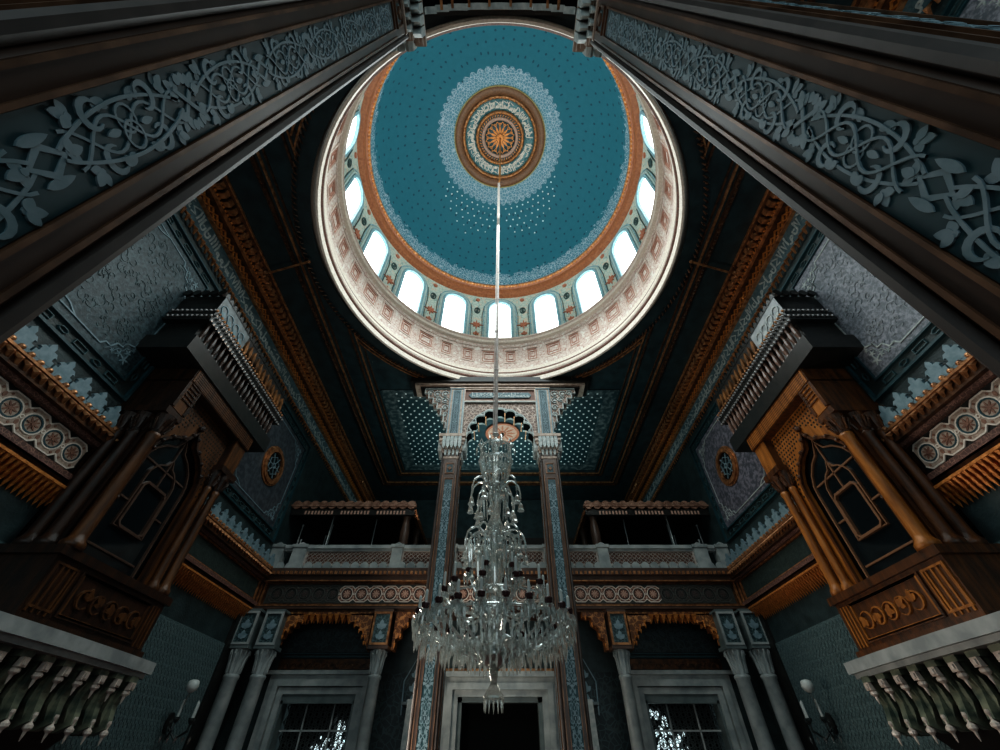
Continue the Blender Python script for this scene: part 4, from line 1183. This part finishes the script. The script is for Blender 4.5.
    k = 0; yy = a0+.15
    while yy < a1-.1:
        o.lathe([(.045, 0), (.03, .08), (.05, .2), (.05, .28), (.03, .4), (.045, .5)], (yy, 0, 6.12), 8, True, lambda x, y, z: F(x, z, .95+y)); yy += .16
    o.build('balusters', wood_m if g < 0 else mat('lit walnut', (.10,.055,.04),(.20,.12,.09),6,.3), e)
    o = MB(); yy = a0+1.3
    while yy < a1-.12:
        drop(o, F, yy, 6.95, pi/2+.2, .40, .055, .92, .98); yy += .19
    o.build('crown_leaves', mat('leaf bronze', (.06,.03,.015),(.34,.15,.05),5,.35,.3), e)
    o = MB(); rr_ = MB(); rs_ = MB(); yy = a0
    while yy < a1:
        o.ball((yy, 6.90, 1.03), .035, 6, F); rr_.ball((yy+.04, 6.78, 1.06), .035, 6, F); rs_.ball((yy+.04, 6.62, 1.02), .04, 6, F); yy += .1
    qq_, qr_ = MB(), MB()
    for q in range(10):
        qq_.ball((a0-.02, 6.72, .1+q*.1), .035, 6, F); qr_.ball((a0-.02, 6.90, .1+q*.1), .035, 6, F)
    o.build('gilt_beads', gold_m, e); rr_.build('silver_beads', mat('pewter', (.30,.29,.28), rough=.25, metal=.6), e); rs_.build('silver_beads', mat('pewter', (0,0,0)), e); qq_.build('silver_beads', mat('pewter', (0,0,0)), e); qr_.build('silver_beads', mat('pewter', (0,0,0)), e)
    o = MB(); cresting(o, F, a0, a1, 7.46, .0+.16, .88, .93, .16)
    for q in range(5): o.disc(lambda s, t, nn: (g*(WX-s), a0-nn, t), .12+q*.19, 7.5, .09, 0, .06, 10)
    o.build('crown_cresting', black_m, e)
    # stone slab and corbel table
    ys0, ys1 = 4.6, 8.3
    o = MB(); o.prism(lambda s, t, q: F(s, q, t), [(ys0, 0), (ys1, 0), (ys1+.05, 1.12), (7.4, 1.2), (6.2, 1.26), (ys0, 1.28)], 1.14, 1.30)
    o.prism(lambda s, t, q: F(s, q, t), [(ys0, 0), (ys1-.04, 0), (ys1, 1.06), (7.4, 1.14), (6.2, 1.20), (ys0, 1.22)], 1.07, 1.14)
    o.build('stone_slab', slab_m, e)
    o = MB(); o.box(F, ys0, ys1-.15, .40, 1.08, 0, .86); o.build('corbel_core', black_m, e)
    k = 0; yy = ys1-.25
    while yy > ys0:
        pr = 1.10
        o = MB()
        o.box(F, yy-.09, yy+.09, 1.0, 1.08, .5, pr)
        o.prism(lambda s, t, q: F(q, t, s), [(.6, 1.02), (pr-.02, 1.02), (pr-.05, .88), (pr-.10, .72), (pr-.05, .54), (pr-.03, .44), (pr-.2, .36), (.6, .36)], yy-.05, yy+.05)
        for s_ in (-1, 1): o.prism(lambda s, t, q: F(s, t, q), [(yy+s_*.05, .92), (yy+s_*.12, .80), (yy+s_*.13, .62), (yy+s_*.05, .46)], pr-.2, pr-.14)
        br = o.build('bracket', mat('bracket stone', (.05,.075,.06),(.22,.24,.17),4,.3, stretch=(1,1,2)), e)
        for (nn, zz, r) in ((pr-.03, .88, .050), (pr-.04, .40, .045)):
            o = MB()
            o.lathe([(r*.5, .13), (r*.7, .10), (r*.4, .06), (r*.45, .03), (r*1.15, .0), (r*1.15, -.03), (r*.45, -.06), (r*.35, -.10), (.004, -.15)], (yy, nn, zz), 8, True, lambda x, y, z: F(x, z, y))
            o.build('pendant', mat('gilt white', (.46,.38,.33),(.66,.58,.5),9,.3), br)
        o = MB(); o.box(F, yy-.05, yy+.05, .90, 1.0, pr-.06, pr+.03); o.box(F, yy-.03, yy+.03, .92, .98, pr+.03, pr+.05); o.build('bracket_head', mat('gilt white', (0,0,0)), br)
        yy -= .34
    o = MB(); o.prism(lambda s, t, q: F(q, t, s), [(0, .42), (.84, .42), (.6, .22), (.2, -.1), (0, -.3)], ys0, 7.75); o.build('corbel_foot', black_m, e)
    return e
lodge(-1); lodge(1)

# ---- round windows on the side walls
for g, sd, i in ((-1, 'left', 3), (1, 'right', 4)):
    F = side(g); y, z = 10.7, 6.65
    e = empty('window_%d' % i, (g*WX, y, z-.7), 'round gilt framed window high on the %s wall beyond the lodge' % sd, 'window', kind='structure')
    o = MB(); o.ann(F, y, z, .44, .54, .0, .09, 40); o.ann(F, y, z, .52, .60, .0, .05, 40); o.build('window_frame', gold_m, e, False)
    o = MB(); o.ann(F, y, z, .42, .45, .0, .10, 40); o.build('inner_bead', gold_m, e)
    o = MB(); o.disc(F, y, z, .43, 0, .03, 32); o.build('pane', glassd, e)
    o = MB()
    for k in range(6):
        a = k*pi/3; o.ribbon(F, [(y+.05*cos(a), z+.05*sin(a)), (y+.38*cos(a), z+.38*sin(a))], .018, .03, .06)
        o.ribbon(F, [(y+.24*cos(a), z+.24*sin(a)), (y+.3*cos(a+pi/6), z+.3*sin(a+pi/6)), (y+.24*cos(a+pi/3), z+.24*sin(a+pi/3))], .015, .03, .06)
    o.ann(F, y, z, .05, .09, .03, .07, 12); o.build('star_tracery', relief_m, e)

# ---- wall sconces
for g, sd in ((-1, 'left'), (1, 'right')):
    F = side(g); y, z = 11.1, .80
    e = empty('wall_sconce', (g*WX, y, z-.4), 'glass sconce with three white candles on the %s tiled wall' % sd, 'sconce', 'wall sconces')
    o = MB(); o.disc(F, y, z-.1, .11, .03, .07, 16, 1, 1.6); o.build('back_plate', black_m, e)
    for k, (dy, dn) in enumerate(((-.28, .35), (0, .5), (.24, .38))):
        o = MB(); P = [F(y, z-.15, .05), F(y+dy*.5, z-.35, dn*.6), F(y+dy, z-.22, dn), F(y+dy, z-.05, dn)]
        o.tube(P, .02, 6); o.lathe([(.02, -.1), (.06, -.04), (.065, 0)], (g*(WX-dn), y+dy, z-.02), 8); arm = o.build('arm', mat('dark bronze', (.02,.03,.03), rough=.3), e)
        o = MB(); o.lathe([(.022, 0), (.022, .26), (.006, .29)], (g*(WX-dn), y+dy, z-.02), 8); o.build('candle', white_m, arm)
    o = MB(); o.lathe([(.03, 0), (.09, .04), (.12, .11), (.10, .2), (.06, .22)], (g*(WX-.45), 10.72, z+.36), 12); o.build('glass_globe', white_m, e, True)
    o = MB(); o.tube([F(y, z-.1, .06), F(y-.25, z+.05, .35), F(10.72, z+.36, .45)], .014, 5)
    for k in range(5): o.lathe([(.004, 0), (.022, -.04), (.004, -.12)], (g*(WX-.2-.08*k), y-.3+.12*k, z-.3), 5)
    o.build('crystal_pendants', crystal_m, e)
for g, sd in ((-1, 'left'), (1, 'right')):
    e = empty('door_sconce', (g*1.75, YW-.1, 1.2), 'small glass sconce above the door frame corner on its %s' % sd, 'sconce')
    o = MB(); o.lathe([(.03, 0), (.08, .04), (.09, .1), (.05, .16)], (g*1.62, YW-.5, 1.48), 10); o.build('glass_globe', pale_m, e, True)
    o = MB(); o.tube([(g*1.7, YW, 1.3), (g*1.66, YW-.3, 1.3), (g*1.62, YW-.5, 1.48)], .02, 6); o.build('arm', black_m, e)

# ------------------------------------------------------------------ chandelier
HX = -.07
ch = empty('chandelier', (HX, CY, .5), 'towering crystal chandelier hanging on a long rod from the dome', 'chandelier')
ctr = (HX, CY)
def L(prof, name, mt, k=16, smooth=True):
    o = MB(); o.lathe(prof, (HX, CY, 0), k); return o.build(name, mt, ch, smooth)
o = MB(); o.tube([(0, CY, 21.2), (0, CY, 17.0), (-.03, CY, 15.5)], .035, 8); o.build('upper_rod', orange_m, ch)
o = MB(); o.tube([(-.03, CY, 15.5), (HX, CY, 4.05)], .030, 8); o.tube([(-.075, CY, 15.5), (HX-.045, CY, 4.05)], .012, 6)
for i in range(9): o.lathe([(.033, 0), (.042, .03), (.033, .06)], (-.03-.04*i/9, CY, 15.2-i*1.2), 8)
o.build('suspension_rod', mat('pale rope', (.55,.48,.44),(.72,.66,.62),20,.4), ch)
L([(.03,4.10),(.06,4.06),(.03,4.02),(.04,3.96),(.12,3.90),(.07,3.86),(.05,3.8)], 'top_canopy', crystal_m)
L([(.03,.66),(.05,.8),(.09,.95),(.10,1.08),(.05,1.2),(.12,1.35),(.17,1.5),(.10,1.62),(.06,1.7),(.13,1.85),(.10,2.0),(.05,2.1),(.09,2.3),(.13,2.45),(.07,2.6),(.05,2.75),(.10,2.85),(.12,2.95),(.06,3.1),(.05,3.85)], 'crystal_stem', crystal_m)
L([(.20,1.0),(.14,.93),(.08,.88),(.04,.86),(.05,.80),(.15,.88),(.22,.98)], 'bottom_bowl', crystal_m, 24)
o = MB()
for k in range(14):                                     # fan of glass spears above the bowl
    a = 2*pi*k/14; o.tube([(HX+.08*cos(a), CY+.08*sin(a), .86), (HX+.42*cos(a), CY+.42*sin(a), 1.00)], [.010,.024], 5)
o.build('glass_spears', crystal_m, ch)
# crown: cage of long prisms
def cage(name, r, z0, z1, n, r2=None):
    o = MB()
    for i in range(n):
        a = 2*pi*i/n; r2_ = r2 or r
        o.tube([(HX+r2_*cos(a), CY+r2_*sin(a), z0), (HX+(r+r2_)/2*cos(a), CY+(r+r2_)/2*sin(a), (z0+z1)/2), (HX+r*cos(a), CY+r*sin(a), z1)], [.006, .015, .008], 4)
    o.build(name, crystal_m, ch)
def hoop(r, z, w=.018, mt=crystal_m):
    o = MB(); o.tube([(HX+r*cos(2*pi*i/28), CY+r*sin(2*pi*i/28), z) for i in range(28)], w, 6, closed=True); o.build('hoop', mt, ch)
cage('prism_cage', .24, 3.54, 3.76, 28, .25); hoop(.24, 3.78, .024); cage('prism_cage', .25, 3.24, 3.50, 28, .20); hoop(.255, 3.52, .026); hoop(.2, 3.27, .016)
cage('prism_cage', .2, 2.6, 3.05, 16, .16); cage('prism_cage', .24, 1.72, 2.2, 22, .22); hoop(.24, 2.22); hoop(.2, 3.06); hoop(.36, 2.24, .012)
cage('prism_cage', .36, 1.95, 2.22, 26, .34)
for k in range(10):
    a = 2*pi*k/10; o = MB()
    o.tube([(HX+.24*cos(a), CY+.24*sin(a), 3.78), (HX+.29*cos(a), CY+.29*sin(a), 3.86), (HX+.31*cos(a), CY+.31*sin(a), 3.78)], .014, 5)
    o.lathe([(.004, 0), (.02, -.05), (.004, -.14)], (HX+.31*cos(a), CY+.31*sin(a), 3.78), 5); o.build('crown_scroll', crystal_m, ch)
drops = []
def prism_at(o, x, y, z, l, w):
    o.lathe([(.003, 0), (w, -l*.2), (w*.8, -l*.7), (.002, -l)], (x, y, z), 4)
def scroll_arm(r, z, a, h=.22, bell=True):
    o = MB(); c_, s_ = cos(a), sin(a)
    P = []
    for i in range(11):
        q = i/10; rr = .06+(r-.06)*min(1, q*1.15); zz = z+h*sin(pi*min(q, .95))*1.0-(.0 if q < .8 else (q-.8)*.5)
        P.append((HX+rr*c_, CY+rr*s_, zz))
    o.tube(P, .015, 6)
    am = o.build('scroll_arm', crystal_m, ch)
    if bell:
        o = MB(); x, y, zz = P[-1]
        o.tube([(x, y, zz), (x, y, zz-.10)], .006, 4)
        o.lathe([(.015, -.08), (.03, -.11), (.038, -.17), (.055, -.20)], (x, y, zz), 8); o.build('glass_bell', crystal_m, am)
for k in range(9): scroll_arm(.38, 2.98, 2*pi*k/9+.1, .22)
for k in range(7): scroll_arm(.28, 2.80, 2*pi*k/7, .18)
for k in range(9): scroll_arm(.42, 2.22, 2*pi*k/9, .20)
for k in range(6): scroll_arm(.32, 2.02, 2*pi*k/6+.3, .12)
cup_m = mat('dark red cup', (.035,.012,.012), rough=.25)
def candle_arm(r, z, a, h=.24, sag=.16):
    c_, s_ = cos(a), sin(a); o = MB(); P = []
    for i in range(13):
        q = i/12; rr = .08+(r-.08)*q; zz = z-.02-sag*sin(pi*q)*(1-.2*q)+.10*q*q
        P.append((HX+rr*c_, CY+rr*s_, zz))
    o.tube(P, .017, 6); o.lathe([(.012, -.05), (.05, -.01), (.062, .0), (.05, .01)], P[-1], 10)
    am = o.build('candle_arm', crystal_m, ch)
    o = MB(); x, y, zz = P[-1]; o.lathe([(.02, 0), (.042, .03), (.046, .07), (.03, .085)], (x, y, zz), 8); o.build('candle_cup', cup_m, am)
    o = MB(); o.lathe([(.017, .07), (.017, .07+h), (.005, .09+h)], (x, y, zz), 8); o.build('candle', white_m, am)
    return P
ends = []
for k in range(6): ends += [candle_arm(.34, 1.72, 2*pi*k/6+.2, .13)]
for k in range(10): ends += [candle_arm(.64, 1.50, 2*pi*k/10+.1, .17, .22)]
for k in range(22): ends += [candle_arm(.92, 1.20, 2*pi*k/22, .13, .2)]
# crystal prisms: the nearest 100 as parts, the rest one mass
cand = []
rnd = random.Random(11)
for P in ends:
    big = len(P) and sqrt((P[-1][0]-HX)**2+(P[-1][1]-CY)**2)
    for i in range(5 if big > .7 else 4, 13, 1 if big > .7 else 2):
        for j in range(1):
            x, y, z = P[i]; cand.append((x+rnd.uniform(-.03, .03), y+rnd.uniform(-.03, .03), z-.02, rnd.uniform(.05, .13), rnd.uniform(.011, .018)))
    x, y, z = P[-1]
    for q in range(7):
        a = 2*pi*q/7; cand.append((x+.062*cos(a), y+.062*sin(a), z-.01, .10+.04*(q % 2), .013))
for i in range(70):
    a = 2*pi*i/70
    for rr, z in ((.95, 1.24), (.92, 1.12), (.84, 1.04), (.72, 1.02), (.60, .98), (.42, .98)):
        if rr < .8 and i % 2: continue
        cand.append((HX+rr*cos(a), CY+rr*sin(a), z+rnd.uniform(-.03, .03), rnd.uniform(.08, .19), rnd.uniform(.010, .016)))
for i in range(26):
    a = 2*pi*i/26; cand.append((HX+.30*cos(a), CY+.30*sin(a), .92, .14, .012))
cand.sort(key=lambda q: q[1])
for q in cand[:100]:
    o = MB(); prism_at(o, *q); o.build('crystal_prism', crystal_m, ch)
o = MB()
for q in cand[100:]: prism_at(o, *q)
tag(o.build('crystal_prisms', crystal_m, ch), kind='stuff')
hoop(.92, 1.24, .014); hoop(.64, 1.5, .012)
# garlands of beads between arm ends
o = MB()
for k in range(24):
    a0 = 2*pi*k/24; a1 = 2*pi*(k+1)/24
    for i in range(7):
        q = i/7; a = a0+(a1-a0)*q; o.ball((HX+.9*cos(a), CY+.9*sin(a), 1.26-.13*sin(pi*q)), .018, 5)
for k in range(12):
    a0 = 2*pi*k/12
    for i in range(8):
        q = i/8; o.ball((HX+(.08+.34*q)*cos(a0), CY+(.08+.34*q)*sin(a0), 2.5-.2*q-.12*sin(pi*q)), .016, 5)
        o.ball((HX+(.06+.18*q)*cos(a0), CY+(.06+.18*q)*sin(a0), 3.5-.1*q), .016, 5)
tag(o.build('bead_garlands', crystal_m, ch), kind='stuff')
# bottom pendant bell
o = MB(); o.lathe([(.03, .80), (.05, .75), (.02, .71), (.04, .68), (.075, .62), (.115, .57), (.115, .55), (.02, .56)], (HX, CY, 0), 12); o.build('bottom_finial', crystal_m, ch)
o = MB()
for k in range(12):
    a = 2*pi*k/12; prism_at(o, HX+.10*cos(a), CY+.10*sin(a), .56, .13, .011)
o.build('finial_prisms', crystal_m, ch)

# ------------------------------------------------------------------ light
wd = bpy.data.worlds.new('world'); SC.world = wd; wd.use_nodes = True
bg = wd.node_tree.nodes['Background']; bg.inputs[0].default_value = (.52,.78,.82,1); bg.inputs[1].default_value = .22
def area(name, loc, target, size, power, col, sy=None):
    l = bpy.data.lights.new(name, 'AREA'); l.shape = 'RECTANGLE'; l.size = size; l.size_y = sy or size; l.energy = power; l.color = col
    o = bpy.data.objects.new(name, l); C.objects.link(o); o.location = loc
    o.rotation_euler = (Vector(target)-Vector(loc)).to_track_quat('-Z', 'Y').to_euler(); return o
area('fill_behind', (0, -5.5, 3), (0, 10, 4), 10, 130, (.85,.95,1), 5)  # unseen fill added behind the camera to brighten the hall
area('drum_light', (0, CY, 12.0), (0, CY, 0), 6, 330, (.9,1,1))
area('ceiling_fill', (0, 13.6, 6.4), (0, 13.6, 10), 3, 110, (.75,1,1))  # added up-light brightening the starred ceiling, no fixture there
area('drum_up', (0, CY, 12.5), (0, CY, 20), 5, 150, (.9,1,1))
area('from_left', (-3.2, 9.8, 0.3), (6.3, 6.6, 4.6), 2.2, 170, (1,.88,.76))

# ------------------------------------------------------------------ camera
cam = bpy.data.cameras.new('camera'); co = bpy.data.objects.new('camera', cam); C.objects.link(co)
co.location = (0, 0, 0)
co.rotation_euler = (radians(90)+atan(400/405.0), 0, 0)
cam.sensor_width = 36; cam.lens = 14.4; cam.clip_start = .02; cam.clip_end = 100
SC.camera = co
SC.view_settings.view_transform = 'Standard'
SC.view_settings.look = 'Medium High Contrast'
SC.view_settings.exposure = 0.40
SC.cycles.max_bounces = 6
SC.cycles.transparent_max_bounces = 16
